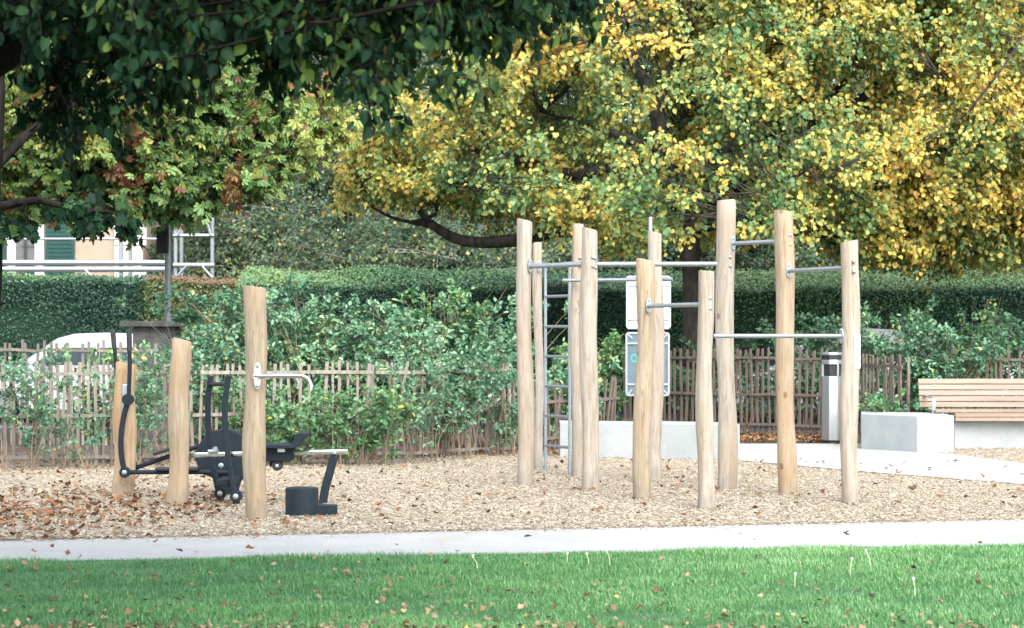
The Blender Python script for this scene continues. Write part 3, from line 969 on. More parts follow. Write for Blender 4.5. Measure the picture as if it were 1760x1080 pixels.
# ------------------------------------------------------------------ paling fences
def picket_mesh(seed):
    rr = random.Random(seed)
    w, d = 0.019, 0.011
    vs, fs = [], []
    for i in range(7):
        t = i / 6
        ox = 0.012 * math.sin(t * 4 + seed) * rr.uniform(0.5, 1)
        for a_, b_ in ((-w, -d), (w * 0.9, -d), (w, d), (-w * 0.9, d)):
            vs.append((a_ * rr.uniform(0.85, 1.1) + ox, b_, t))
    for i in range(6):
        for s in range(4):
            q = (s + 1) % 4
            fs.append((i * 4 + s, i * 4 + q, (i + 1) * 4 + q, (i + 1) * 4 + s))
    fs += [(3, 2, 1, 0), (24, 25, 26, 27)]
    me = bpy.data.meshes.new('picket')
    me.from_pydata(vs, [], fs)
    return me


PICKETS = {}
for key in ('picket', 'picket_grey'):
    PICKETS[key] = []
    for s in range(5):
        me = picket_mesh(s)
        me.materials.append(M[key])
        PICKETS[key].append(me)


def fence(p, q, h, rails, mat, label, lean=0.0, gap=0.107, seed=1, posts=True, skip=0.03, z0=-0.03):
    rr = random.Random(seed)
    p, q = Vector(p), Vector(q)
    d = (q - p)
    L = d.length
    d.normalize()
    ang = math.atan2(d.y, d.x)
    nr = Vector((d.y, -d.x, 0))
    t = thing('paling_fence', p, label, 'fence', rz=ang)
    for z in rails:
        pts = [Vector((L * i / 8, -0.024, z + rr.uniform(-0.012, 0.012))) for i in range(9)]
        mb = MB().strap(pts, 0.042, 0.022, (0, 1, 0))
        me_o = mb.build('rail', M[mat])
        me_o.parent = t
    i = 0
    x_ = 0.04
    while x_ < L - 0.02:
        if rr.random() > skip:
            o = bpy.data.objects.new('picket', PICKETS[mat][i % 5])
            COL.objects.link(o)
            o.parent = t
            hh = h * rr.uniform(0.97, 1.025)
            o.location = (x_, 0, z0)
            o.rotation_euler = (rr.gauss(0, 0.012), lean * rr.uniform(0.6, 1.3) + rr.gauss(0, 0.018), rr.choice((0, math.pi)) + rr.gauss(0, 0.1))
            o.scale = (rr.uniform(0.85, 1.2), 1, hh - z0)
        i += 1
        x_ += gap * rr.uniform(0.82, 1.18)
    if posts:
        k = max(1, int(L / 2.2))
        for j in range(k + 1):
            xx = min(max(0.02, L * j / k), L - 0.02)
            o = MB().tube([(xx, 0.085, -0.05), (xx, 0.085, h * 0.5), (xx + 0.01, 0.085, h * 0.98)], [0.028, 0.026, 0.024], 8).build('fence_post', M[mat], None, True)
            o.parent = t
    return t


def GX(px, Y):
    return Vector(((px - 880) * Y / F, Y, 0))


fence(GX(-90, 25.7), GX(640, 27.3), 1.25, (0.11, 0.61, 1.13), 'picket', 'long low weathered paling fence standing behind the exercise machines')
fence(GX(644, 27.35), GX(884, 28.9), 1.24, (0.08, 0.60, 1.12), 'picket', 'paling fence section with pickets leaning over, between the shrubs and the ladder', lean=0.15, seed=2)
fence(GX(890, 29.2), GX(1062, 31.6), 0.98, (0.16, 0.66), 'picket_grey', 'low broken grey paling fence behind the ladder and concrete block', lean=0.10, seed=3)
fence(GX(1072, 36.4), GX(1416, 33.5), 1.37, (0.16, 0.64, 1.22), 'picket_grey', 'brown paling fence behind the signboard and beside the steel bin', seed=4, gap=0.115)
fence(GX(1446, 33.2), GX(1553, 31.1), 1.29, (0.12, 0.62, 1.14), 'picket_grey', 'short paling fence end between the steel bin and the wooden bench', seed=5, gap=0.115)
fence(GX(1585, 35.0), GX(1830, 34.3), 1.36, (0.2, 0.66, 1.2), 'picket_grey', 'dark paling fence under the shrubs behind the wooden bench', seed=6, gap=0.115)
fence(GX(-60, 31.6), GX(266, 31.2), 1.50, (0.25, 0.8, 1.37), 'picket', 'taller paling fence in front of the white car', seed=7, gap=0.115)

# ------------------------------------------------------------------ concrete seats, bench, bin, signs
def block(pts, h, label, grp, name='concrete_block'):
    c0 = sum((Vector(p) for p in pts), Vector((0, 0, 0))) / len(pts)
    o = MB().prism([(p[0], p[1]) for p in pts], 'z', -0.06, h).build(name, M['concrete'], None, False, 0.012, origin=(c0.x, c0.y, 0))
    return tag(o, label, 'concrete block', grp)


a0, a1, a2 = G(962, 786), G(1134, 789), G(1273, 793)
off = Vector((0.1, 0.62, 0))
block([a0, a1 + Vector((-0.006, 0, 0)), a1 + Vector((-0.006, 0.6, 0)), a0 + Vector((0.0, 0.62, 0))], 0.455, 'low pale concrete block behind the ladder foot', 'low concrete seat blocks')
block([a1 + Vector((0.006, 0, 0)), a2 - Vector((0.06, 0, 0)), a2 + Vector((0, 0.10, 0)), a2 + Vector((0.0, 0.66, 0)), a1 + Vector((0.006, 0.6, 0))], 0.462, 'low pale concrete block under the signboard beside the side path', 'low concrete seat blocks')
b0_, b1_, b2_ = G(1480, 773), G(1577, 779), G(1640, 778)
block([b0_, b1_, b2_, b2_ + Vector((0.0, 1.1, 0)), b0_ + Vector((0.12, 0.75, 0))], 0.50, 'angular pale concrete block at the end of the wooden bench', 'low concrete seat blocks')

bn = thing('park_bench', (7.3, 30.3, 0), 'long brown slatted wooden bench on a pale concrete base', 'bench')
bx0, bx1 = P(1642, 700, 29.9).x, 10.2
MB().prism([(bx0 + 0.006, 30.0), (bx1, 30.25), (bx1, 31.1), (bx0 + 0.006, 30.95)], 'z', -0.05, 0.385).build('concrete_base', M['concrete'], bn, False, 0.012)
sx0 = P(1607, 700, 29.9).x
xb = P(1577, 700, 30.75).x
xe = 10.1
for z in (0.425, 0.485):       # apron boards
    MB().box(((P(1642, 700, 29.85).x + xe) / 2, 29.86, z - 0.005), (xe - P(1642, 700, 29.85).x, 0.028, 0.052)).build('apron_slat', M['bench_wood'], bn, False, 0.005)
for i in range(5):
    xl = sx0
    MB().box(((xl + xe) / 2, 29.92 + i * 0.125, 0.53), (xe - xl, 0.113, 0.034)).build('seat_slat', M['bench_wood'], bn, False, 0.006)
for i in range(5):
    z = 0.60 + i * 0.082
    MB().box(((xb + xe) / 2, 30.60 + i * 0.028, z), (xe - xb, 0.03, 0.076), Matrix.Rotation(math.radians(-17), 3, 'X')).build('back_slat', M['bench_wood'], bn, False, 0.006)
for xx in (sx0 + 0.25, 7.9, 9.6):
    MB().strap([(xx, 30.58, 0.39), (xx, 30.64, 0.62), (xx, 30.755, 0.97)], 0.05, 0.012, (1, 0, 0)).build('back_bracket', M['galv'], bn, False, 0.003)
ax = P(1605.5, 700, 29.95).x
ar = MB().strap(smooth_path([(ax, 29.97, 0.46), (ax, 29.96, 0.64), (ax, 29.975, 0.695), (ax, 30.03, 0.715), (ax, 30.35, 0.72), (ax, 30.66, 0.74)]), 0.014, 0.05, (1, 0, 0)).build('armrest', M['galv'], bn, False, 0.004)

# litter bin: octagonal steel column
bc = GX(1430, 31.75)
bi = thing('litter_bin', bc, 'tall brushed steel litter bin with a dark slot, standing by the fence', 'litter bin')
rB = 0.168


def octo(r_, z0, z1, mat, name, parent, bev=0.006, cy=0.0):
    pol = [(bc.x + r_ * math.cos(math.radians(22.5 + 45 * i)), bc.y + cy + r_ * math.sin(math.radians(22.5 + 45 * i))) for i in range(8)]
    return MB().prism(pol, 'z', z0, z1).build(name, mat, parent, False, bev)


octo(rB, 0.04, 0.985, M['bin_steel'], 'body', bi)
octo(rB * 0.9, 0.0, 0.04, M['dark'], 'plinth', bi, 0.002)
octo(rB * 0.88, 0.985, 1.16, M['dark'], 'opening', bi, 0.002)
for i in (0, 2, 4, 6):
    an = math.radians(22.5 + 45 * i)
    MB().box((bc.x + rB * 0.95 * math.cos(an), bc.y + rB * 0.95 * math.sin(an), 1.07), (0.028, 0.028, 0.176), Matrix.Rotation(an, 3, 'Z')).build('corner_strut', M['bin_steel'], bi, False, 0.003)
octo(rB, 1.158, 1.225, M['bin_steel'], 'collar', bi)
octo(rB * 0.93, 1.225, 1.29, M['dark'], 'ash_grille', bi, 0.002)
octo(rB, 1.29, 1.335, M['bin_steel'], 'lid', bi, 0.012)

# sign boards seen from behind
sp0 = GX(1118, 32.2)
sg = thing('signboard', sp0, 'double signboard on a grey pole, white panel above a blue-grey panel', 'sign')
MB().tube([(sp0.x, sp0.y + 0.06, -0.1), (sp0.x, sp0.y + 0.06, 3.36)], 0.036, 14).build('pole', M['galv'], sg, True)


def board(x0, x1, y0, y1, mat, stick=False):
    Y = sp0.y
    A, B = P(x0, y1, Y), P(x1, y0, Y)
    rad = 0.05
    w, h = B.x - A.x, B.z - A.z

    def rr_(inset, rad):
        pts = []
        for cx_, cz_, s in ((B.x - inset - rad, B.z - inset - rad, 0), (A.x + inset + rad, B.z - inset - rad, 90), (A.x + inset + rad, A.z + inset + rad, 180), (B.x - inset - rad, A.z + inset + rad, 270)):
            for k in range(5):
                an = math.radians(s + 22.5 * k)
                pts.append((cx_ + rad * math.cos(an), cz_ + rad * math.sin(an)))
        return pts
    o = MB().prism(rr_(0.012, rad * 0.8), 'y', Y - 0.008, Y + 0.006).build('panel', mat, sg)
    outer, inner = rr_(0, rad), rr_(0.028, rad * 0.6)
    vs = [(p[0], Y - 0.022, p[1]) for p in outer] + [(p[0], Y - 0.022, p[1]) for p in inner] + [(p[0], Y + 0.02, p[1]) for p in outer] + [(p[0], Y + 0.02, p[1]) for p in inner]
    n4 = len(outer)
    fs = []
    for i in range(n4):
        j = (i + 1) % n4
        fs += [(i, j, n4 + j, n4 + i), (2 * n4 + i, 3 * n4 + i, 3 * n4 + j, 2 * n4 + j), (i, 2 * n4 + i, 2 * n4 + j, j), (n4 + i, n4 + j, 3 * n4 + j, 3 * n4 + i)]
    MB().add(vs, fs).build('frame', M['galv'], o)
    for fz in (0.18, 0.82):
        zz = A.z + h * fz
        MB().box(((A.x + B.x) / 2, Y - 0.018, zz), (w - 0.05, 0.022, 0.026)).build('crossbar', M['galv'], o, False, 0.003)
    for sx_ in (0, 1):
        for sz_ in (0, 1):
            c_ = (A.x + 0.07 + (w - 0.14) * sx_, Y - 0.02, A.z + 0.065 + (h - 0.13) * sz_)
            MB().box(c_, (0.09, 0.014, 0.022), Matrix.Rotation(math.radians(45 if sx_ == sz_ else -45), 3, 'Y').inverted()).build('corner_clip', M['galv'], o)
    if stick:
        q = P(1090, 616, Y)
        vs, nn2 = [], 24
        for r2 in (0.05, 0.034):
            vs += [(q.x + r2 * math.cos(2 * math.pi * i / nn2), Y - 0.0095, q.z + r2 * 1.25 * math.sin(2 * math.pi * i / nn2)) for i in range(nn2)]
        MB().add(vs, [(i, (i + 1) % nn2, nn2 + (i + 1) % nn2, nn2 + i) for i in range(nn2)]).build('sticker', M['sticker'], o)
        MB().box(P(1136, 664, Y - 0.0) + Vector((0, -0.011, 0)), (0.06, 0.004, 0.07)).build('sticker', M['sign_white'], o)


board(1076, 1153, 474, 566, M['sign_white'])
board(1075, 1151, 571, 681, M['sign_grey'], True)


# ------------------------------------------------------------------ parked cars
def car(x, Y, rz, paint, label, h=1.58, L=4.15):
    """side view along local x, nose towards -x"""
    t = thing('parked_car', (x, Y, 0), label, 'car', 'cars parked behind the fences')
    W2 = 0.86
    prof = [(-L / 2, 0.35), (-L / 2 - 0.02, 0.62), (-L / 2 + 0.12, 0.78), (-L / 2 + 0.95, 0.98), (-L / 2 + 1.15, 1.02), (L / 2 - 0.35, 1.04), (L / 2 - 0.03, 0.98), (L / 2 + 0.03, 0.6), (L / 2, 0.33), (L / 2 - 0.3, 0.22), (-L / 2 + 0.3, 0.22)]
    cab = [(-L / 2 + 1.0, 0.99), (-L / 2 + 1.75, h - 0.10), (-L / 2 + 2.05, h - 0.02), (-L / 2 + 2.6, h), (L / 2 - 0.9, h - 0.03), (L / 2 - 0.45, h - 0.16), (L / 2 - 0.12, 1.02)]

    def loft(prof, wf):
        n_ = len(prof)
        vs, fs = [], []
        for k, (yy, ins) in enumerate(((-1, 0.07), (-0.93, 0), (0.93, 0), (1, 0.07))):
            cz = sum(p[1] for p in prof) / n_
            for px_, pz in prof:
                sc = 1 - ins * 0.5
                vs.append((px_ * sc, yy * wf(pz), cz + (pz - cz) * sc))
        for k in range(3):
            for i in range(n_):
                j = (i + 1) % n_
                fs.append((k * n_ + i, k * n_ + j, (k + 1) * n_ + j, (k + 1) * n_ + i))
        fs += [tuple(range(n_)), tuple(range(3 * n_, 4 * n_))]
        return MB().add(vs, fs)
    wf = lambda z: W2 if z < 1.0 else W2 - 0.20 * (z - 1.0) / 0.6
    body = loft(prof, lambda z: W2)
    bo = body.build('body', paint, None, True)
    bo.parent = t
    co = loft(cab, wf).build('cabin', paint, None, True)
    co.parent = t
    for s in (-1, 1):
        for a_, b_, c_, d_ in ((-L / 2 + 1.28, -L / 2 + 1.86, -L / 2 + 2.45, -L / 2 + 2.45), (-L / 2 + 2.53, -L / 2 + 2.53, L / 2 - 0.98, L / 2 - 0.42)):
            z0, z1 = 1.04, h - 0.27
            y0, y1 = s * (wf(z0) + 0.004), s * (wf(z1) + 0.004)
            y0b, y1b = s * (wf(z0) - 0.03), s * (wf(z1) - 0.03)
            vs = [(a_, y0, z0), (d_, y0, z0), (c_, y1, z1), (b_, y1, z1), (a_, y0b, z0), (d_, y0b, z0), (c_, y1b, z1), (b_, y1b, z1)]
            o = MB().add(vs, [(0, 1, 2, 3), (7, 6, 5, 4), (0, 4, 5, 1), (1, 5, 6, 2), (2, 6, 7, 3), (3, 7, 4, 0)]).build('side_window', M['glass'])
            o.parent = t
    for nm, e in (('windscreen', [(-L / 2 + 1.02, 1.03), (-L / 2 + 1.70, h - 0.12)]), ('rear_window', [(L / 2 - 0.10, 1.08), (L / 2 - 0.40, h - 0.19)])):
        sgn = -1 if nm == 'windscreen' else 1
        (xa, za), (xc, zc_) = e
        vs = []
        for dx in (0.015 * sgn, -0.03 * sgn):
            vs += [(xa + dx, -wf(za) * 0.88, za), (xa + dx, wf(za) * 0.88, za), (xc + dx, wf(zc_) * 0.84, zc_), (xc + dx, -wf(zc_) * 0.84, zc_)]
        o = MB().add(vs, [(0, 1, 2, 3), (7, 6, 5, 4), (0, 4, 5, 1), (1, 5, 6, 2), (2, 6, 7, 3), (3, 7, 4, 0)]).build(nm, M['glass'])
        o.parent = t
    for xx in (-L / 2 + 0.78, L / 2 - 0.78):
        for s in (-1, 1):
            w = MB().tube([(xx, s * 0.62, 0.31), (xx, s * 0.70, 0.31), (xx, s * 0.87, 0.31), (xx, s * 0.885, 0.31)], [0.29, 0.31, 0.31, 0.28], 24).build('wheel', M['rubber'], None, True)
            w.parent = t
            hb = MB().tube([(xx, s * 0.87, 0.31), (xx, s * 0.895, 0.31)], [0.2, 0.17], 16).build('hubcap', M['galv'], None, True)
            hb.parent = w
    for s in (-1, 1):
        o = MB().box((L / 2 + 0.005, s * 0.70, 0.82), (0.06, 0.2, 0.22)).build('tail_light', M['tail'], None, False, 0.02)
        o.parent = t
        o = MB().box((-L / 2 + 0.03, s * 0.62, 0.68), (0.14, 0.3, 0.13)).build('headlight', M['sign_white'], None, False, 0.03)
        o.parent = t
    t.rotation_euler.z = rz
    return t


car(P(130, 575, 40.0).x + 0.1, 40.0, 0.05, M['white_paint'], 'white car behind the paling fence, beside the stone pillar', 1.63)
car(P(1415, 575, 40.2).x, 40.2, 0.02, M['white_paint'], 'white car behind the fence and tall posts, roof just showing', 1.72)
car(P(1790, 575, 40.5).x, 40.5, 0.0, M['white_paint'], 'white car glimpsed through shrubs behind the wooden bench', 1.5)

# ------------------------------------------------------------------ stone pillar, grey pole, bollard
Yp = 32.6
wl = thing('stone_pillar', GX(262, Yp), 'grey stone gate pillar with a flat cap beside the white car', 'pillar')
A, B = P(228, 562, Yp), P(302, 562, Yp)
MB().box(((A.x + B.x) / 2, Yp + 0.25, A.z / 2 - 0.05), (B.x - A.x, 0.5, A.z + 0.1)).build('shaft', M['stone'], wl, False, 0.02)
A2, B2 = P(208, 562, Yp), P(318, 552, Yp)
MB().box(((A2.x + B2.x) / 2, Yp + 0.22, (A2.z + B2.z) / 2), (B2.x - A2.x, 0.75, B2.z - A2.z)).build('cap_stone', M['stone'], wl, False, 0.015)

Yl = 33.4
lp = thing('metal_pole', GX(289, Yl), 'dark grey metal pole with a black box strapped on, behind the pillar', 'pole')
MB().tube([GX(289, Yl) + Vector((0, 0, -0.1)), GX(289, Yl) + Vector((0, 0, 3)), GX(289, Yl) + Vector((0, 0, 6.5))], [0.06, 0.058, 0.05], 16).build('pole_shaft', noisy_mat('dull_zinc', (0.13, 0.155, 0.165), (0.19, 0.22, 0.23), 9, 0.5, 0.5, b_str=0.05), lp, True)
A, B = P(271, 436, Yl), P(291, 391, Yl)
MB().box(((A.x + B.x) / 2, Yl - 0.06, (A.z + B.z) / 2), (B.x - A.x, 0.16, B.z - A.z)).build('control_box', M['dark'], lp, False, 0.015)
q = P(1714, 548, 37.5)
bl = thing('dark_bollard', (q.x, 37.5, 0), 'dark upright post top standing above the shrubs behind the bench', 'post')
MB().tube([(q.x, 37.5, -0.1), (q.x, 37.5, 1.6), (q.x, 37.5, 1.96), (q.x, 37.5, 1.985)], [0.07, 0.07, 0.07, 0.05], 12).build('shaft', M['dark'], bl, True)

# ------------------------------------------------------------------ house and scaffold on the left
Yh = 56.5
hx1 = P(252, 400, Yh).x
hs_ = thing('house', (hx1 - 6, Yh, 0), 'beige plastered house with green shutters behind the hedge', 'house')
MB().box((hx1 - 7.0, Yh + 4, 4.5), (12.4, 8, 9.2)).build('wall', M['plaster'], hs_)
for k in range(16):   # quoin stones at the corner
    MB().box((hx1 - 0.42 - (0.0 if k % 2 else 0.05), Yh - 0.02, 0.28 + k * 0.56), (0.84 if k % 2 else 0.74, 0.12, 0.545)).build('quoin_stone', M['trim'], hs_, False, 0.015)
rf_ = [(hx1 - 13.7, 9.1), (hx1 + 0.6, 9.1), (hx1 - 2.6, 11.8), (hx1 - 10.6, 11.8)]
MB().prism(rf_, 'y', Yh - 0.6, Yh + 8.6).build('roof', noisy_mat('brown_roof_tile', (0.10, 0.05, 0.035), (0.17, 0.08, 0.055), 8, 0.85), hs_)


def window_at(x0, x1, y0, y1):
    A, B = P(x0, y1, Yh), P(x1, y0, Yh)
    w = MB().box(((A.x + B.x) / 2, Yh - 0.05, (A.z + B.z) / 2), (B.x - A.x, 0.10, B.z - A.z)).build('window', M['sign_white'], hs_, False, 0.01)
    MB().box(((A.x + B.x) / 2, Yh - 0.105, (A.z + B.z) / 2), (B.x - A.x - 0.45, 0.03, B.z - A.z - 0.3)).build('pane', M['pane'], w)


def shutter_at(x0, x1, y0, y1):
    A, B = P(x0, y1, Yh), P(x1, y0, Yh)
    mb = MB().box(((A.x + B.x) / 2, Yh - 0.06, (A.z + B.z) / 2), (B.x - A.x, 0.05, B.z - A.z))
    k = 22
    for i in range(k):
        mb.box(((A.x + B.x) / 2, Yh - 0.09, A.z + (B.z - A.z) * (i + 0.5) / k), (B.x - A.x - 0.16, 0.03, 0.05))
    mb.build('shutter', M['shutter'], hs_)


window_at(14, 76, 330, 486)
shutter_at(79, 129, 330, 486)
shutter_at(-38, 11, 330, 486)

Ys = 54.0
scf = thing('scaffold', (P(150, 500, Ys).x, Ys, 0), 'galvanised scaffold of tubes standing in front of the beige house', 'scaffold')


def pole_px(x, y0, y1, Y, r=0.045, name='standard'):
    a_, b_ = P(x, y0, Y), P(x, y1, Y)
    MB().tube([a_, b_], r, 8).build(name, M['galv'], scf, True)


for x_, dy in ((208, 0), (302, 0), (365, 0), (-30, 0), (224, 1.1), (312, 1.1)):
    b0 = P(x_, 400, Ys + dy)
    MB().tube([(b0.x, Ys + dy, 0), (b0.x, Ys + dy, 7.5)], 0.05, 8).build('standard', M['galv'], scf, True)
for x0_, x1_, y_, r_ in ((-40, 285, 411, 0.03), (-40, 286, 452, 0.075), (-40, 286, 463, 0.075), (298, 368, 456, 0.06), (298, 368, 405, 0.045), (298, 368, 364, 0.05)):
    MB().tube([P(x0_, y_, Ys - 0.06), P(x1_, y_, Ys - 0.06)], r_, 8).build('ledger', M['galv'], scf, True)
for x0_, y0_, x1_, y1_ in ((302, 478, 320, 458), (365, 478, 347, 458), (305, 405, 322, 364), (352, 364, 362, 405), (145, 463, 162, 480)):
    MB().tube([P(x0_, y0_, Ys - 0.12), P(x1_, y1_, Ys - 0.12)], 0.03, 6).build('brace', M['galv'], scf, True)


# ------------------------------------------------------------------ hedges
def hedge(x0, x1, Y0, Y1, zf, zb, label, mat, dens=1500, seed=5, lsize=(0.03, 0.055), tb=0.0, end_round=0.0):
    """front face Y0 up to zf, then a sloping top back to zb at Y1"""
    r = np.random.default_rng(seed)
    t = thing('hedge', ((x0 + x1) / 2, (Y0 + Y1) / 2, 0), label, 'hedge', 'clipped hedges behind the parking')
    i_ = 0.07
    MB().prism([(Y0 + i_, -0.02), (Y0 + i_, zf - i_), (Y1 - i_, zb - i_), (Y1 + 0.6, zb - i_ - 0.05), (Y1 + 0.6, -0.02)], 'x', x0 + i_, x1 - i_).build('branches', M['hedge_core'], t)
    c = Cloud()
    parts = []
    aF = (x1 - x0) * (zf - 0.9)
    nF = int(aF * dens)
    parts.append((np.stack([r.uniform(x0, x1, nF), np.full(nF, Y0), r.uniform(0.9, zf, nF)], 1), np.array([0, -1, 0.25])))
    sl = math.hypot(Y1 - Y0, zb - zf)
    nT = int((x1 - x0) * sl * dens * 1.15)
    u = r.random(nT)
    parts.append((np.stack([r.uniform(x0, x1, nT), Y0 + (Y1 - Y0) * u, zf + (zb - zf) * u], 1), np.array([0, -0.3, 1.0])))
    nE = int((Y1 - Y0) * zf * dens * 0.8)
    for xe_, sg_ in ((x0, -1), (x1, 1)):
        parts.append((np.stack([np.full(nE, xe_), r.uniform(Y0, Y1 + 0.5, nE), r.uniform(0.3, zf, nE)], 1), np.array([sg_, 0, 0.25])))
    for p, nv in parts:
        if len(p) == 0:
            continue
        bulge = value_noise(p, 2.4, seed + 1) - 0.5
        p = p + nv[None, :] * (bulge[:, None] * 0.16 + r.normal(0, 0.035, (len(p), 1)))
        nr = nv[None, :] + r.normal(0, 0.55, p.shape)
        al = np.cross(nr, unit(len(p), r)) + np.array([0, 0, -0.25])
        tn = 0.45 + 0.5 * (value_noise(p, 1.1, seed + 2) - 0.5) + r.normal(0, 0.2, len(p)) + tb + (0.5 if nv[2] > 0.9 else 0)  # skylight on the hedge top is painted in as a lighter tint
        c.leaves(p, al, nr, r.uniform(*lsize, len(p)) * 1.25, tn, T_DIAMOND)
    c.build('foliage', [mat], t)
    return t


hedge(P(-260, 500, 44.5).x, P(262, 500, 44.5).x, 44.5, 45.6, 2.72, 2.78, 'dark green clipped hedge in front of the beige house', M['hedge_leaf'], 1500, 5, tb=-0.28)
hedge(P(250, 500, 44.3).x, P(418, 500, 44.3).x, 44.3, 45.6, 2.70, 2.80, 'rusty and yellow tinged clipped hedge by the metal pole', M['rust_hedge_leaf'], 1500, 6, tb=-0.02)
hedge(P(404, 500, 44.0).x, P(1900, 500, 44.0).x, 44.0, 45.7, 2.54, 2.95, 'long green clipped hedge with a pale sky-lit sloping top behind the climbing frame', M['hedge_leaf'], 1500, 7, tb=0.12)


# ------------------------------------------------------------------ shrubs
def shrub(px, Y, hgt, spread, nst, nlf, label, mat='shrub_leaf', lsize=(0.045, 0.085), seed=1, depth=0.6, lean=0.0, low=0.15, grp='shrubs along the fences', droop=0.15, name='shrub', tmpl=T_OVAL, tb=0.0):
    r = np.random.default_rng(seed)
    base = GX(px, Y)
    t = thing(name, base, label, 'shrub', grp)
    S = 8
    bx = r.normal(0, spread * 0.22, nst)
    by = r.normal(0, depth * 0.25, nst)
    ex = bx + r.normal(0, spread * 0.5, nst) + lean * hgt * r.uniform(0.5, 1.2, nst)
    ey = by + r.normal(0, depth * 0.45, nst)
    eh = hgt * (1 - 0.55 * r.random(nst) ** 1.6)
    eh[:3] = hgt * r.uniform(0.92, 1.0, 3)
    u = np.linspace(0, 1, S)[None, :]
    curve = u ** 1.5
    hz = eh[:, None] * (u * (1 + droop) - droop * u ** 3)
    paths = np.stack([base.x + bx[:, None] + (ex - bx)[:, None] * curve + 0.03 * np.sin(u * 7 + bx[:, None] * 20), base.y + by[:, None] + (ey - by)[:, None] * curve, hz - 0.02], -1)
    rad = (0.0075 * (1 - 0.75 * u)) * r.uniform(0.6, 1.2, (nst, 1)) * (0.7 + 0.3 * hgt)
    c = Cloud()
    cs = Cloud()
    cs.tubes(paths, rad, 0, 5)
    # side twigs
    nt = nst * 5
    si = r.integers(0, nst, nt)
    su = low + (1 - low) * r.random(nt) ** 0.8
    f_ = su * (S - 1)
    i0 = np.minimum(f_.astype(int), S - 2)
    w = (f_ - i0)[:, None]
    q = paths[si, i0] * (1 - w) + paths[si, i0 + 1] * w
    dv = unit(nt, r)
    dv[:, 2] = np.abs(dv[:, 2]) * 0.7
    ln = r.uniform(0.12, 0.34, nt)[:, None] * (0.5 + 0.35 * hgt)
    trad = np.array([[0.0034, 0.0026, 0.0014]])
    e = q + dv * ln
    tp = np.stack([q, (q + e) / 2 + np.array([0, 0, 0.02]), e], 1)
    cs.tubes(tp, np.tile(trad, (nt, 1)), 0, 3)
    # leaves: on twigs and upper stems
    k = r.integers(0, nt, nlf)
    uu = r.random(nlf)[:, None]
    pos = q[k] * (1 - uu) + e[k] * uu + r.normal(0, 0.03, (nlf, 3))
    pos[:, 2] = np.maximum(pos[:, 2], 0.05)
    al = dv[k] * 0.6 + r.normal(0, 0.55, (nlf, 3)) + np.array([0, 0, -0.15])
    nr = np.array([0, -0.25, 0.9]) + r.normal(0, 0.5, (nlf, 3))
    tn = 0.5 + 0.12 * r.standard_normal(nt)[k] + r.normal(0, 0.16, nlf) + 0.3 * (value_noise(pos, 2.5, seed) - 0.5) + tb
    tn = np.where(r.random(nlf) < 0.012, 1.0, np.minimum(tn, 0.96))
    c.leaves(pos, al, nr, r.uniform(*lsize, nlf), tn, tmpl)
    cs.build('stems', [M['stem']], t)
    c.build('foliage', [M[mat]], t)
    return t


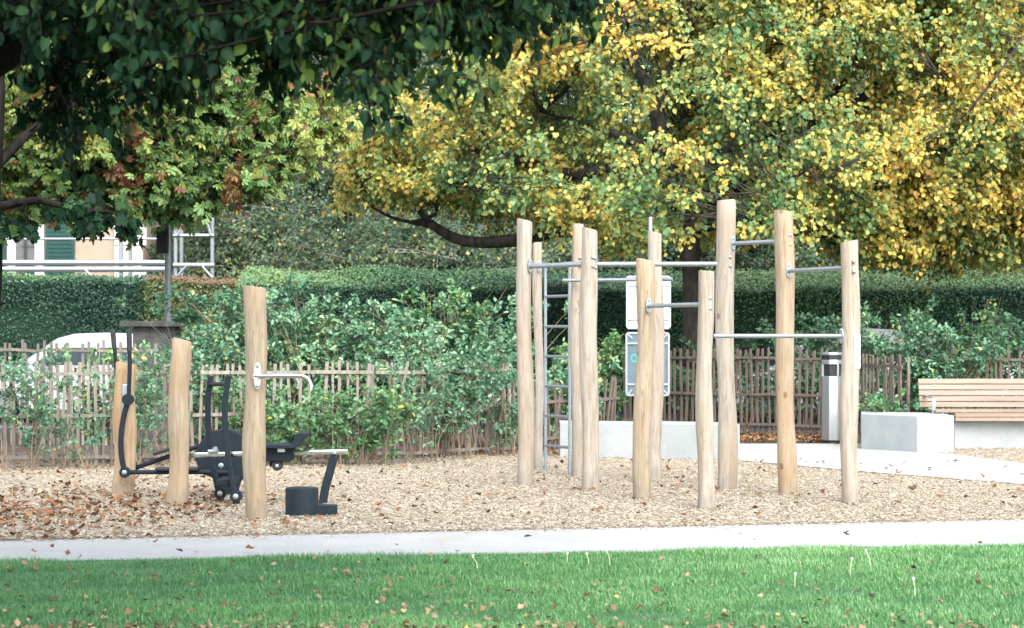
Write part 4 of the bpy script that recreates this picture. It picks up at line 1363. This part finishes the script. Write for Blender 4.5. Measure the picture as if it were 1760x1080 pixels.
SH = [
    # px, Y, h, spread, stems, leaves, mat, lsize, label, extra
    (40, 25.45, 1.45, 0.9, 14, 1350, 'shrub_leaf', (0.04, 0.075), 'leafy shrub growing through the fence at its far end, below the car bonnet', {'tb': -0.1}),
    (130, 25.6, 1.2, 0.9, 11, 620, 'shrub_leaf', (0.04, 0.08), 'loose shrub with bare lower stems growing through the fence below the white car', {'tb': -0.1}),
    (190, 26.6, 1.45, 0.6, 12, 1200, 'bright_leaf', (0.05, 0.09), 'light green shrub rising in front of the car windows', {}),
    (262, 25.9, 1.4, 0.8, 14, 1450, 'shrub_leaf', (0.045, 0.08), 'dense shrub between the two short timber posts', {'tb': -0.1}),
    (350, 27.6, 1.7, 0.8, 22, 2800, 'shrub_leaf', (0.045, 0.085), 'tall shrub behind the leaning timber post', {}),
    (405, 26.9, 1.0, 0.6, 14, 1100, 'bright_leaf', (0.045, 0.08), 'green shrub behind the twin levers and the fence', {}),
    (400, 31.5, 2.2, 1.5, 40, 7800, 'shrub_leaf', (0.05, 0.095), 'broad dark shrub in front of the rusty hedge', {}),
    (520, 31.0, 2.3, 1.6, 46, 9500, 'shrub_leaf', (0.05, 0.1), 'broad pale-leaved shrub above the fence beside the tall warm post', {'tb': 0.16}),
    (650, 31.6, 2.15, 1.6, 46, 9000, 'shrub_leaf', (0.05, 0.1), 'bushy shrub above the fence before the hedge, between the two leafy tall ones', {'tb': 0.14}),
    (758, 30.8, 2.3, 0.9, 24, 3800, 'bright_leaf', (0.06, 0.11), 'tall narrow shrub with large light leaves reaching the hedge top', {}),
    (820, 30.6, 2.1, 1.3, 36, 6400, 'shrub_leaf', (0.05, 0.1), 'leafy shrub above the leaning fence next to the climbing frame', {'tb': 0.12}),
    (500, 26.3, 0.8, 0.8, 26, 1900, 'bright_leaf', (0.045, 0.085), 'low yellow-green bush before the fence beside the chrome handles', {}),
    (606, 26.2, 0.98, 0.8, 34, 2700, 'bright_leaf', (0.045, 0.085), 'arching bright green bush before the fence at the end of the chrome rail', {'droop': 0.3, 'lean': 0.12}),
    (690, 26.9, 1.25, 0.8, 18, 1300, 'shrub_leaf', (0.04, 0.075), 'arching rose bush leaning over the paling fence', {'lean': 0.2, 'droop': 0.3}),
    (735, 28.0, 1.75, 1.0, 26, 3600, 'shrub_leaf', (0.045, 0.085), 'loose grey-green shrub rising over the fence just before the leaning pickets', {'lean': 0.1, 'tb': 0.06}),
    (790, 27.8, 1.3, 0.7, 14, 650, 'shrub_leaf', (0.045, 0.08), 'thin stemmed shrub growing through the leaning pickets', {'low': 0.35}),
    (866, 28.4, 1.45, 0.5, 12, 900, 'shrub_leaf', (0.05, 0.09), 'leafy shrub beside the outermost post of the climbing frame', {}),
    (958, 30.4, 1.35, 0.8, 20, 2600, 'shrub_leaf', (0.05, 0.1), 'green shrub seen through the ladder rungs', {}),
    (1040, 32.9, 1.6, 0.45, 20, 2000, 'bright_leaf', (0.06, 0.11), 'light green shrub beside the signboard', {}),
    (1205, 37.6, 1.6, 1.2, 24, 3600, 'shrub_leaf', (0.05, 0.09), 'dark shrub behind the fence at the foot of the yellow tree', {'tb': -0.15}),
    (1300, 36.6, 1.3, 1.2, 24, 3200, 'shrub_leaf', (0.045, 0.08), 'low shrub behind the brown fence below the white car roof', {'tb': -0.12}),
    (1395, 36.2, 1.95, 0.7, 26, 3900, 'shrub_leaf', (0.055, 0.1), 'leafy shrub rising over the fence between two tall posts', {}),
    (1500, 35.2, 2.0, 1.1, 30, 5000, 'shrub_leaf', (0.055, 0.1), 'tall leafy shrub beside the last timber post', {}),
    (1585, 34.4, 1.75, 1.3, 34, 5600, 'shrub_leaf', (0.055, 0.1), 'broad shrub over the fence end beside the wooden bench', {}),
    (1668, 36.4, 1.9, 1.2, 32, 5200, 'shrub_leaf', (0.055, 0.1), 'broad green shrub behind the middle of the bench back', {}),
    (1700, 35.8, 2.25, 0.5, 9, 900, 'bright_leaf', (0.05, 0.09), 'thin tall shrub shoot standing above the shrubs behind the bench', {}),
    (1775, 36.2, 1.95, 1.3, 34, 5600, 'shrub_leaf', (0.055, 0.1), 'leafy shrub at the edge of the bench, in front of the hedge', {}),
    (1518, 30.8, 0.85, 0.45, 9, 480, 'bright_leaf', (0.05, 0.09), 'small bright green sprig in front of the short fence end', {}),
]
for i, (px, Y, h_, spd, ns, nl, mt, ls, lab, ex) in enumerate(SH):
    shrub(px, Y, h_, spd, ns, nl, lab, mt, ls, seed=100 + i, **ex)


# ------------------------------------------------------------------ trees
def tree(name, base, trunk, limbs, clusters, label, cat, mats, per=60, twl=0.5, lsize=(0.07, 0.12), tint=None, tmpl=T_HEART, seed=1, down=0.5, grp=None, crad=0.028, out=0.5, centre=None, ntw=6, flat=0.0, nsec=0, face=(0.55, 0.45)):
    """trunk, limbs: lists of (points, radii); clusters (N,3) spray centres"""
    r = np.random.default_rng(seed)
    t = thing(name, base, label, cat, grp)
    mb = MB()
    for pts, rd in [trunk] + limbs:
        pts = smooth_path(pts, 4)
        k = len(pts)
        rr = np.interp(np.linspace(0, 1, k), np.linspace(0, 1, len(rd)), rd)
        mb.tube(pts, list(rr), 9)
    cen0 = np.array(clusters.mean(0))
    lim_all = list(limbs)
    for rnd in range(2):
        bank = np.array([tuple(p) for pts, rd in [trunk] + lim_all for p in smooth_path(pts, 6)], np.float32)
        ids = r.choice(len(clusters), min(len(clusters), nsec * (1 + 2 * rnd)), replace=False)
        for i in ids:
            e = clusters[i]
            d = np.linalg.norm(bank - e, axis=1) + np.maximum(0, bank[:, 2] - e[2] - 0.3) * 0.5
            q = bank[d.argmin()]
            L = np.linalg.norm(e - q)
            if L < 0.5:
                continue
            k1 = q + (e - q) * 0.35 + r.normal(0, 0.10 * L, 3) + np.array([0, 0, 0.08 * L])
            k2 = q + (e - q) * 0.7 + r.normal(0, 0.10 * L, 3)
            ra = min(0.055, 0.016 + 0.012 * L) * (1 if rnd == 0 else 0.6)
            pl_ = [Vector(q), Vector(k1), Vector(k2), Vector(e)]
            lim_all.append((pl_, [ra, ra * 0.7, ra * 0.45, 0.006]))
            mb.tube(smooth_path(pl_, 4), list(np.interp(np.linspace(0, 1, 13), [0, 0.33, 0.67, 1], [ra, ra * 0.7, ra * 0.45, 0.006])), 6)
    limbs = lim_all
    mb.build('trunk', mats[1], t, True)
    lp_ = np.array([tuple(p) for pts, rd in [trunk] + limbs for p in smooth_path(pts, 6)], np.float32)
    N = len(clusters)
    c = Cloud()
    tw = []
    cen = np.array(centre if centre is not None else clusters.mean(0))
    for i in range(0, N, 500):
        cl = clusters[i:i + 500]
        d = np.linalg.norm(cl[:, None, :] - lp_[None], axis=2)
        d += np.maximum(0, lp_[None, :, 2] - cl[:, None, 2] - 0.3) * 0.5
        d += r.uniform(0, 0.5, d.shape)
        tw.append(lp_[d.argmin(1)])
    root = np.concatenate(tw)
    mid = (root + clusters) / 2 + r.normal(0, 0.12, clusters.shape) + np.array([0, 0, 0.1])
    u = np.linspace(0, 1, 5)[None, :, None]
    paths = root[:, None] * (1 - u) ** 2 + 2 * mid[:, None] * u * (1 - u) + clusters[:, None] * u ** 2
    L = np.linalg.norm(clusters - root, axis=1)[:, None]
    rad = np.linspace(1, 0.35, 5)[None, :] * np.clip(crad * L / 2.5, 0.004, 0.012)
    c.tubes(paths, rad, 1, 4)
    # sprays
    k = np.repeat(np.arange(N), ntw)
    dv = unit(len(k), r)
    dv[:, 2] = dv[:, 2] * (1 - flat) - down * 0.35
    outv = clusters - cen
    outv /= (np.linalg.norm(outv, axis=1, keepdims=True) + 1e-6)
    dv += outv[k] * out
    dv /= np.linalg.norm(dv, axis=1, keepdims=True)
    ln = r.uniform(0.5, 1.0, len(k))[:, None] * twl
    q = clusters[k]
    e = q + dv * ln + np.array([0, 0, -1]) * (ln * down * 0.3)
    c.tubes(np.stack([q, (q + e) / 2 + np.array([0, 0, 0.03]), e], 1), np.tile(np.array([[0.005, 0.004, 0.002]]), (len(k), 1)), 1, 3)
    nl = N * per
    j = r.integers(0, len(k), nl)
    uu = r.uniform(0.1, 1.05, nl)[:, None]
    pos = q[j] * (1 - uu) + e[j] * uu + r.normal(0, 0.05 * twl / 0.5, (nl, 3))
    al = dv[j] * 0.35 + r.normal(0, 0.5, (nl, 3)) + np.array([0, 0, -down])
    nr = outv[k[j]] * face[0] + np.array([0, 0, face[1]]) + r.normal(0, 0.48, (nl, 3))
    tn = tint(pos, r)
    c.leaves(pos, al, nr, r.uniform(*lsize, nl), tn, tmpl)
    c.build('crown', [mats[0], mats[1]], t)
    return t


def ellipsoid_pts(n_, cen, rad, r, zmin=None, shell=0.45, noise_cut=0.0, seed=0, nscale=0.9):
    out = []
    tot = 0
    while tot < n_:
        p = unit(n_ * 2, r) * (shell + (1 - shell) * r.random((n_ * 2, 1)) ** 0.6)
        bump_ = 0.86 + 0.3 * value_noise(p * 3, 1.4, seed + 9)
        p = p * bump_[:, None]
        p = np.array(cen) + p * np.array(rad)
        if zmin is not None:
            p = p[p[:, 2] > zmin(p)]
        if noise_cut:
            p = p[value_noise(p, nscale, seed) > noise_cut]
        out.append(p)
        tot += len(p)
    return np.concatenate(out)[:n_]


# big yellow-green linden
YT = 38.2
tb_ = GX(1188, YT)


def L3(px, py, dy=0.0):
    return P(px, py, YT + dy)


trunk = ([tb_ + Vector((-0.02, 0, -0.1)), L3(1189, 590), L3(1190, 530), L3(1188, 470), L3(1186, 410), L3(1180, 365)], [0.24, 0.19, 0.165, 0.16, 0.17, 0.19])
limbs = [
    ([L3(1180, 372), L3(1160, 330, 0.1), L3(1145, 260, -0.3), L3(1128, 195, -0.5), L3(1112, 145, -0.4), L3(1080, 95, -0.2), L3(1040, 20), L3(1000, -80)], [0.17, 0.15, 0.14, 0.14, 0.12, 0.09, 0.07, 0.04]),
    ([L3(1128, 195, -0.5), L3(1145, 140, -0.3), L3(1180, 60, -0.2), L3(1200, -60), L3(1210, -220)], [0.12, 0.11, 0.10, 0.08, 0.04]),
    ([L3(1165, 330), L3(1110, 395, -0.6), L3(1040, 400, -1.2), L3(960, 398, -1.5), L3(885, 414, -1.6), L3(800, 415, -1.5), L3(748, 390, -1.4), L3(720, 360, -1.3), L3(690, 300, -1.2)], [0.14, 0.13, 0.12, 0.11, 0.11, 0.095, 0.08, 0.05, 0.02]),
    ([L3(748, 390, -1.4), L3(710, 383, -1.6), L3(668, 372, -1.7), L3(630, 350, -1.7)], [0.05, 0.035, 0.025, 0.012]),
    ([L3(1150, 270, -0.3), L3(1080, 240, -1.0), L3(1000, 210, -1.4), L3(930, 190, -1.6)], [0.10, 0.085, 0.07, 0.04]),
    ([L3(1145, 260, -0.2), L3(1000, 300, -0.8), L3(890, 275, -1.2), L3(820, 255, -1.3), L3(790, 240, -1.3), L3(720, 180, -1.0)], [0.12, 0.10, 0.095, 0.09, 0.08, 0.03]),
    ([L3(1182, 380), L3(1230, 280, -0.3), L3(1300, 240, -0.8), L3(1370, 215, -1.2), L3(1440, 195, -1.3), L3(1500, 150, -1.2), L3(1540, 60)], [0.17, 0.15, 0.14, 0.13, 0.10, 0.07, 0.03]),
    ([L3(1370, 215, -1.2), L3(1420, 175, -1.3), L3(1470, 120, -1.2)], [0.09, 0.08, 0.03]),
    ([L3(1186, 395), L3(1290, 370, -0.6), L3(1380, 395, -1.2), L3(1470, 402, -1.6), L3(1560, 395, -1.8), L3(1660, 370, -1.8), L3(1760, 360, -1.6)], [0.14, 0.12, 0.11, 0.11, 0.09, 0.07, 0.03]),
    ([L3(1540, 398, -1.7), L3(1580, 425, -1.9), L3(1640, 440, -2.0), L3(1700, 430, -2.0)], [0.07, 0.06, 0.05, 0.02]),
    ([L3(1470, 402, -1.6), L3(1510, 350, -1.8), L3(1540, 330, -1.9)], [0.07, 0.06, 0.03]),
    ([L3(1182, 370), L3(1250, 330, 1.2), L3(1400, 240, 2.5), L3(1600, 120, 3.2)], [0.13, 0.11, 0.08, 0.03]),
    ([L3(1170, 350), L3(1100, 300, 1.5), L3(980, 200, 2.8), L3(850, 120, 3.2)], [0.13, 0.11, 0.08, 0.03]),
]
r_ = np.random.default_rng(42)
cz = L3(1240, 130)


def lind_low(p):
    px = 880 + p[:, 0] * F / p[:, 1]
    ly = np.interp(px, [520, 600, 720, 880, 960, 1050, 1110, 1260, 1320, 1400, 1500, 1660, 1760, 1900], [330, 385, 388, 398, 428, 468, 452, 452, 428, 452, 488, 502, 486, 480])
    return H - (ly - YH) * p[:, 1] / F + 0.34 + 0.25 * value_noise(p, 1.6, 77)


def right_taper(p):
    """left outline of the crown"""
    px = 880 + p[:, 0] * F / p[:, 1]
    py = YH - (p[:, 2] - H) * F / p[:, 1]
    lim = np.interp(py, [-400, 0, 60, 150, 200, 280, 330, 400], [900, 900, 840, 740, 640, 585, 590, 690])
    return px > lim


cl = ellipsoid_pts(10500, (cz.x + 0.3, YT - 0.2, cz.z - 0.4), (9.6, 4.8, 5.8), r_, lind_low, 0.35, 0.20, 5, 1.5)
cl = cl[right_taper(cl)]
# thinner foliage in front of the main limbs, so that they show through as in life
lim_pts = np.array([tuple(p) for li in (0, 1, 4, 5, 6, 7) for p in smooth_path(limbs[li][0], 5)])
dmin = np.array([np.min(np.hypot(lim_pts[:, 0] - q_[0], lim_pts[:, 2] - q_[2]) + np.maximum(0, q_[1] - lim_pts[:, 1]) * 2) for q_ in cl])
cl = cl[(dmin > 0.46) | (r_.random(len(cl)) < 0.30)]
cl = cl[~(((cl[:, 2] > 8.8) & (r_.random(len(cl)) < 0.6)) | ((cl[:, 1] > YT + 1.5) & (r_.random(len(cl)) < 0.45)))]


def linden_tint(pos, r):
    t = 0.52 + 0.2 * (value_noise(pos, 0.75, 61) - 0.5) + 0.45 * (value_noise(pos, 2.6, 62) - 0.5) + r.normal(0, 0.2, len(pos))
    return np.clip(t, 0.02, 0.99)


tree('linden_tree', tb_, trunk, limbs, cl, 'large linden tree with yellow and green autumn leaves behind the climbing frame', 'tree', (M['linden'], M['linden_bark']), face=(0.75, 0.55), nsec=45, per=54, twl=0.46, lsize=(0.05, 0.094), tint=linden_tint, seed=3, down=0.55, centre=(cz.x, YT + 1.0, 3.0))

# chestnut on the left
YC = 33.0
cb_ = GX(-70, YC)


def C3(px, py, dy=0.0):
    return P(px, py, YC + dy)


trunk = ([cb_ + Vector((0, 0, -0.1)), C3(-66, 500), C3(-60, 400), C3(-50, 300), C3(-20, 150), C3(20, -50), C3(40, -250)], [0.3, 0.24, 0.22, 0.2, 0.16, 0.1, 0.04])
limbs = [
    ([C3(-55, 330), C3(20, 300, -0.5), C3(100, 305, -0.9), C3(170, 318, -1.1), C3(240, 330, -1.2)], [0.11, 0.08, 0.07, 0.05, 0.02]),
    ([C3(-50, 300), C3(80, 250, -0.3), C3(220, 270, -0.6), C3(350, 262, -0.8), C3(430, 245, -0.8), C3(510, 222, -0.7), C3(570, 205, -0.6)], [0.12, 0.1, 0.08, 0.055, 0.045, 0.03, 0.012]),
    ([C3(350, 262, -0.8), C3(430, 295, -1.0), C3(490, 268, -1.1)], [0.04, 0.028, 0.012]),
    ([C3(-40, 230), C3(100, 150), C3(280, 110, -0.3), C3(420, 100, -0.3)], [0.1, 0.08, 0.05, 0.02]),
    ([C3(-30, 180), C3(40, 60, 1.0), C3(200, -60, 1.2)], [0.1, 0.07, 0.03]),
    ([C3(-50, 290), C3(60, 240, 1.5), C3(220, 200, 2.2)], [0.1, 0.07, 0.03]),
]
r_ = np.random.default_rng(43)


def ches_ok(p):
    px = 880 + p[:, 0] * F / p[:, 1]
    py = YH - (p[:, 2] - H) * F / p[:, 1]
    top = np.interp(px, [-400, 250, 330, 430, 520, 600], [-500, -500, 60, 110, 150, 180])
    low = np.interp(px, [-400, 0, 210, 290, 400, 480, 560, 600], [360, 362, 352, 368, 330, 300, 245, 220])
    return (py > top) & (py < low) & (px < 580)


cl = ellipsoid_pts(7000, (cb_.x + 2.0, YC - 0.1, 4.9), (6.6, 3.0, 3.8), r_, None, 0.2, 0.16, 15, 1.3)
cl = cl[ches_ok(cl)]


def ches_tint(pos, r):
    t = 0.42 + 0.5 * (value_noise(pos, 1.0, 71) - 0.5) + r.normal(0, 0.14, len(pos))
    red = (value_noise(pos, 6.5, 72) + 0.08 * (pos[:, 2] < 3.9) > 0.955) | (r.random(len(pos)) < 0.04)
    return np.where(red, r.uniform(0.86, 1.0, len(pos)), np.clip(t, 0.03, 0.82))


tree('chestnut_tree', cb_, trunk, limbs, cl, 'horse chestnut tree with yellow-green and rusty leaves in front of the house', 'tree', (M['chestnut'], M['bark']), nsec=20, per=27, twl=0.42, lsize=(0.095, 0.165), tint=ches_tint, tmpl=T_PALM, seed=4, down=0.35, centre=(cb_.x, YC + 1, 2.5), ntw=5)

# maple behind the fence, its low dark leaves in front of the house
YM = 29.0
mb_ = GX(-34, YM)
Q3 = lambda px, py, dy=0.0: P(px, py, YM + dy)
trunk = ([mb_ + Vector((0, 0, -0.1)), Q3(-26, 560), Q3(-20, 450), Q3(-22, 340), Q3(-10, 200), Q3(0, 0)], [0.24, 0.2, 0.19, 0.18, 0.14, 0.06])
limbs = [([Q3(-20, 360), Q3(60, 345, -0.3), Q3(130, 360, -0.5), Q3(200, 365, -0.6)], [0.07, 0.05, 0.035, 0.012]),
         ([Q3(-20, 300), Q3(60, 220, 0.3), Q3(150, 170, 0.4)], [0.09, 0.06, 0.02])]
r_ = np.random.default_rng(44)
cl = []
for x0_, x1_, y0_, y1_, nn_ in ((-240, -40, 250, 420, 60), (-40, 60, 362, 400, 26), (66, 120, 350, 360, 5), (136, 150, 366, 400, 6), (164, 184, 362, 385, 5), (212, 236, 366, 400, 7), (100, 240, 346, 356, 7)):
    for _ in range(nn_):
        cl.append(tuple(P(r_.uniform(x0_, x1_), r_.uniform(y0_, y1_), YM + r_.normal(-0.2, 0.35))))
cl = np.array(cl)
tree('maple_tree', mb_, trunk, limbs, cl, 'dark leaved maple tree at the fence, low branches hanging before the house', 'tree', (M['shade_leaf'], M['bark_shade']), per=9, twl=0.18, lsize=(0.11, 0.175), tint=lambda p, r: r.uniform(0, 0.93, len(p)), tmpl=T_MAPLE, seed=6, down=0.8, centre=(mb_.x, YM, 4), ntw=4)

# near linden, its dark lower sprays hang into the top of the view
nb_ = Vector((-5.2, 10.2, 0))
trunk = ([nb_ + Vector((0, 0, -0.1)), nb_ + Vector((0, 0, 1.5)), nb_ + Vector((0.1, 0, 2.6)), nb_ + Vector((0.2, 0, 5)), nb_ + Vector((0.3, 0, 8.5))], [0.34, 0.28, 0.26, 0.2, 0.05])
N3 = lambda px, py, Y: P(px, py, Y)
limbs = [
    ([nb_ + Vector((0.1, 0, 2.5)), N3(-100, 120, 10.5), N3(20, 62, 10.7), N3(70, 20, 10.8), N3(130, -40, 11), N3(300, -160, 11.3), N3(520, -240, 11.5)], [0.17, 0.12, 0.085, 0.08, 0.075, 0.05, 0.02]),
    ([nb_ + Vector((0.2, 0, 3.5)), N3(200, -120, 12), N3(420, -60, 12.4), N3(620, 0, 12.6), N3(760, 60, 12.7)], [0.12, 0.08, 0.05, 0.03, 0.012]),
    ([nb_ + Vector((0.2, 0, 3.9)), N3(400, -220, 10), N3(700, -120, 10.4), N3(900, -40, 10.6)], [0.12, 0.08, 0.05, 0.015]),
    ([nb_ + Vector((0.2, 0, 4.4)), (-3, 7, 5.4), (-1.2, 4, 5.9)], [0.13, 0.09, 0.03]),
    ([nb_ + Vector((0.2, 0, 4.8)), (-3.2, 12, 6.0), (-0.8, 13.5, 6.2)], [0.13, 0.09, 0.03]),
    ([nb_ + Vector((0.2, 0, 4.2)), (-2.5, 9.5, 5.0), (0.8, 9.5, 5.3)], [0.13, 0.09, 0.03]),
]
r_ = np.random.default_rng(45)
nC = 1900
pxs = r_.uniform(-500, 1010, nC)
Ys_ = r_.uniform(9.3, 13.6, nC)
lowp = np.interp(pxs, [-500, 0, 60, 110, 150, 185, 240, 300, 330, 380, 420, 460, 480, 500, 560, 620, 690, 720, 760, 800, 850, 920, 1010],
                 [240, 200, 255, 310, 320, 285, 190, 230, 210, 110, 80, 120, 190, 110, 120, 180, 222, 222, 190, 140, 120, 65, 45])
lowp = lowp + 14 * np.sin(pxs / 19.0) - 58 - np.interp(pxs, [0, 250, 400], [16, 16, 0])
up = r_.random(nC) ** 1.25
pys = lowp - up * (lowp + 430)
cl1 = np.array([tuple(P(a_, b_, c_)) for a_, b_, c_ in zip(pxs, pys, Ys_)])
keep = value_noise(cl1, 2.6, 33) > np.interp(pys, [-100, 20, 90, 200], [0.1, 0.38, 0.50, 0.52])
cl1 = cl1[keep]
cl2 = np.stack([r_.uniform(-9.5, 1.0, 1900), r_.uniform(1.5, 13.8, 1900), r_.uniform(4.4, 8.2, 1900)], 1)
dd = ((cl2[:, 0] + 3.6) / 6.0) ** 2 + ((cl2[:, 1] - 8.2) / 7.0) ** 2 + ((cl2[:, 2] - 5) / 3.6) ** 2
cl2 = cl2[dd < 1.0]
cl = np.concatenate([cl1, cl2])


def near_tint(pos, r):
    t = 0.48 + 0.4 * (value_noise(pos, 1.8, 81) - 0.5) + r.normal(0, 0.25, len(pos))
    return np.where(r.random(len(pos)) < 0.014, 0.99, np.clip(t, 0, 0.935))


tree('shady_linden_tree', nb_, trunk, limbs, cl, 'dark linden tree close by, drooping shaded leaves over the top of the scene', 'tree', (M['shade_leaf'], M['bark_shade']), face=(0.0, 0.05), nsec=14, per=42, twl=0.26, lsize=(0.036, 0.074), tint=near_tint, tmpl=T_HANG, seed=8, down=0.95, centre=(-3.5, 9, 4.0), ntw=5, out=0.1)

# far grey-green trees behind the hedge
far_specs = [
    (150, 82, 11.0, 4.6, 'tall grey-green tree rising behind the house roof', 'bark_grey', 0.0),
    (345, 70, 8.0, 3.8, 'grey-green tree behind the end of the scaffold', 'birch_bark', -0.02),
    (440, 62, 6.0, 2.9, 'dull green tree with a pale trunk between chestnut and linden', 'birch_bark', 0.06),
    (530, 70, 11.0, 4.0, 'tall hazy green tree in the gap above the hedge', 'bark_grey', -0.04),
    (640, 58, 5.2, 3.0, 'dark green tree under the low limb of the yellow linden', 'bark_grey', -0.03),
    (705, 72, 17.0, 5.0, 'very tall green tree far back above the crown edge of the yellow linden', 'bark_grey', 0.0),
    (890, 75, 17.0, 5.0, 'very tall hazy tree far back over the long low limb of the yellow linden', 'bark_grey', -0.02),
    (1050, 74, 16.5, 5.0, 'very tall tree far back, glimpsed through the middle of the yellow linden', 'bark_grey', -0.05),
    (1350, 74, 16.5, 5.0, 'very tall tree far back, glimpsed through the yellow crown above the tallest posts', 'bark_grey', -0.05),
    (1700, 76, 16.5, 5.0, 'very tall tree far back, behind the crown edge over the bench', 'bark_grey', -0.05),
    (800, 57, 5.0, 3.2, 'green tree with yellow flecks behind the hedge and short posts', 'birch_bark', 0.03),
    (980, 60, 5.4, 3.4, 'dark tree behind the hedge and ladder', 'bark_grey', -0.12),
    (1180, 62, 8.5, 4.0, 'dark tree behind the trunk of the yellow linden', 'bark_grey', -0.14),
    (1400, 60, 5.6, 3.6, 'dark tree behind the hedge between the tallest posts', 'bark_grey', -0.14),
    (1600, 63, 8.5, 4.0, 'dark tree behind the yellow crown and the bench', 'bark_grey', -0.12),
    (1790, 60, 7.2, 3.8, 'dark tree behind the hedge at its end beyond the bench', 'bark_grey', -0.12),
]
for i, (px, Y, h_, wd, lab, bk, tb) in enumerate(far_specs):
    r_ = np.random.default_rng(200 + i)
    b0 = GX(px, Y)
    tp = Vector((b0.x + r_.uniform(-0.3, 0.3), Y, h_ * 0.92))
    trunk = ([b0 + Vector((0, 0, -0.1)), b0.lerp(tp, 0.35), b0.lerp(tp, 0.7) + Vector((0.15, 0, 0)), tp], [0.16, 0.12, 0.08, 0.02])
    limbs = []
    for k in range(7):
        f_ = r_.uniform(0.2, 0.75)
        s_ = b0.lerp(tp, f_)
        an = r_.uniform(0, 6.28)
        e_ = s_ + Vector((math.cos(an) * wd * 0.6, math.sin(an) * wd * 0.5, r_.uniform(0.4, 1.6)))
        limbs.append(([s_, s_.lerp(e_, 0.5) + Vector((0, 0, 0.15)), e_], [0.06, 0.04, 0.012]))
    nC = int(470 * (wd / 3) * (h_ / 6))
    cl = ellipsoid_pts(nC, (b0.x, Y, h_ * 0.53), (wd, wd * 0.7, h_ * 0.5), r_, None, 0.2, 0.13, 300 + i, 1.0)
    tree('broadleaf_tree', b0, trunk, limbs, cl, lab, 'tree', (M['far_leaf'], M[bk]), per=58, twl=0.75, lsize=(0.08, 0.14), tint=lambda p, r, tb=tb, i=i: np.where(r.random(len(p)) < 0.05 + max(0, tb), r.uniform(0.85, 1, len(p)), np.clip(0.4 + tb + 0.5 * (value_noise(p, 1.0, 400 + i) - 0.5) + r.normal(0, 0.14, len(p)), 0, 0.82)), tmpl=T_DIAMOND, seed=500 + i, down=0.5, grp='trees beyond the hedge', out=0.3, centre=(b0.x, Y, h_ * 0.4))
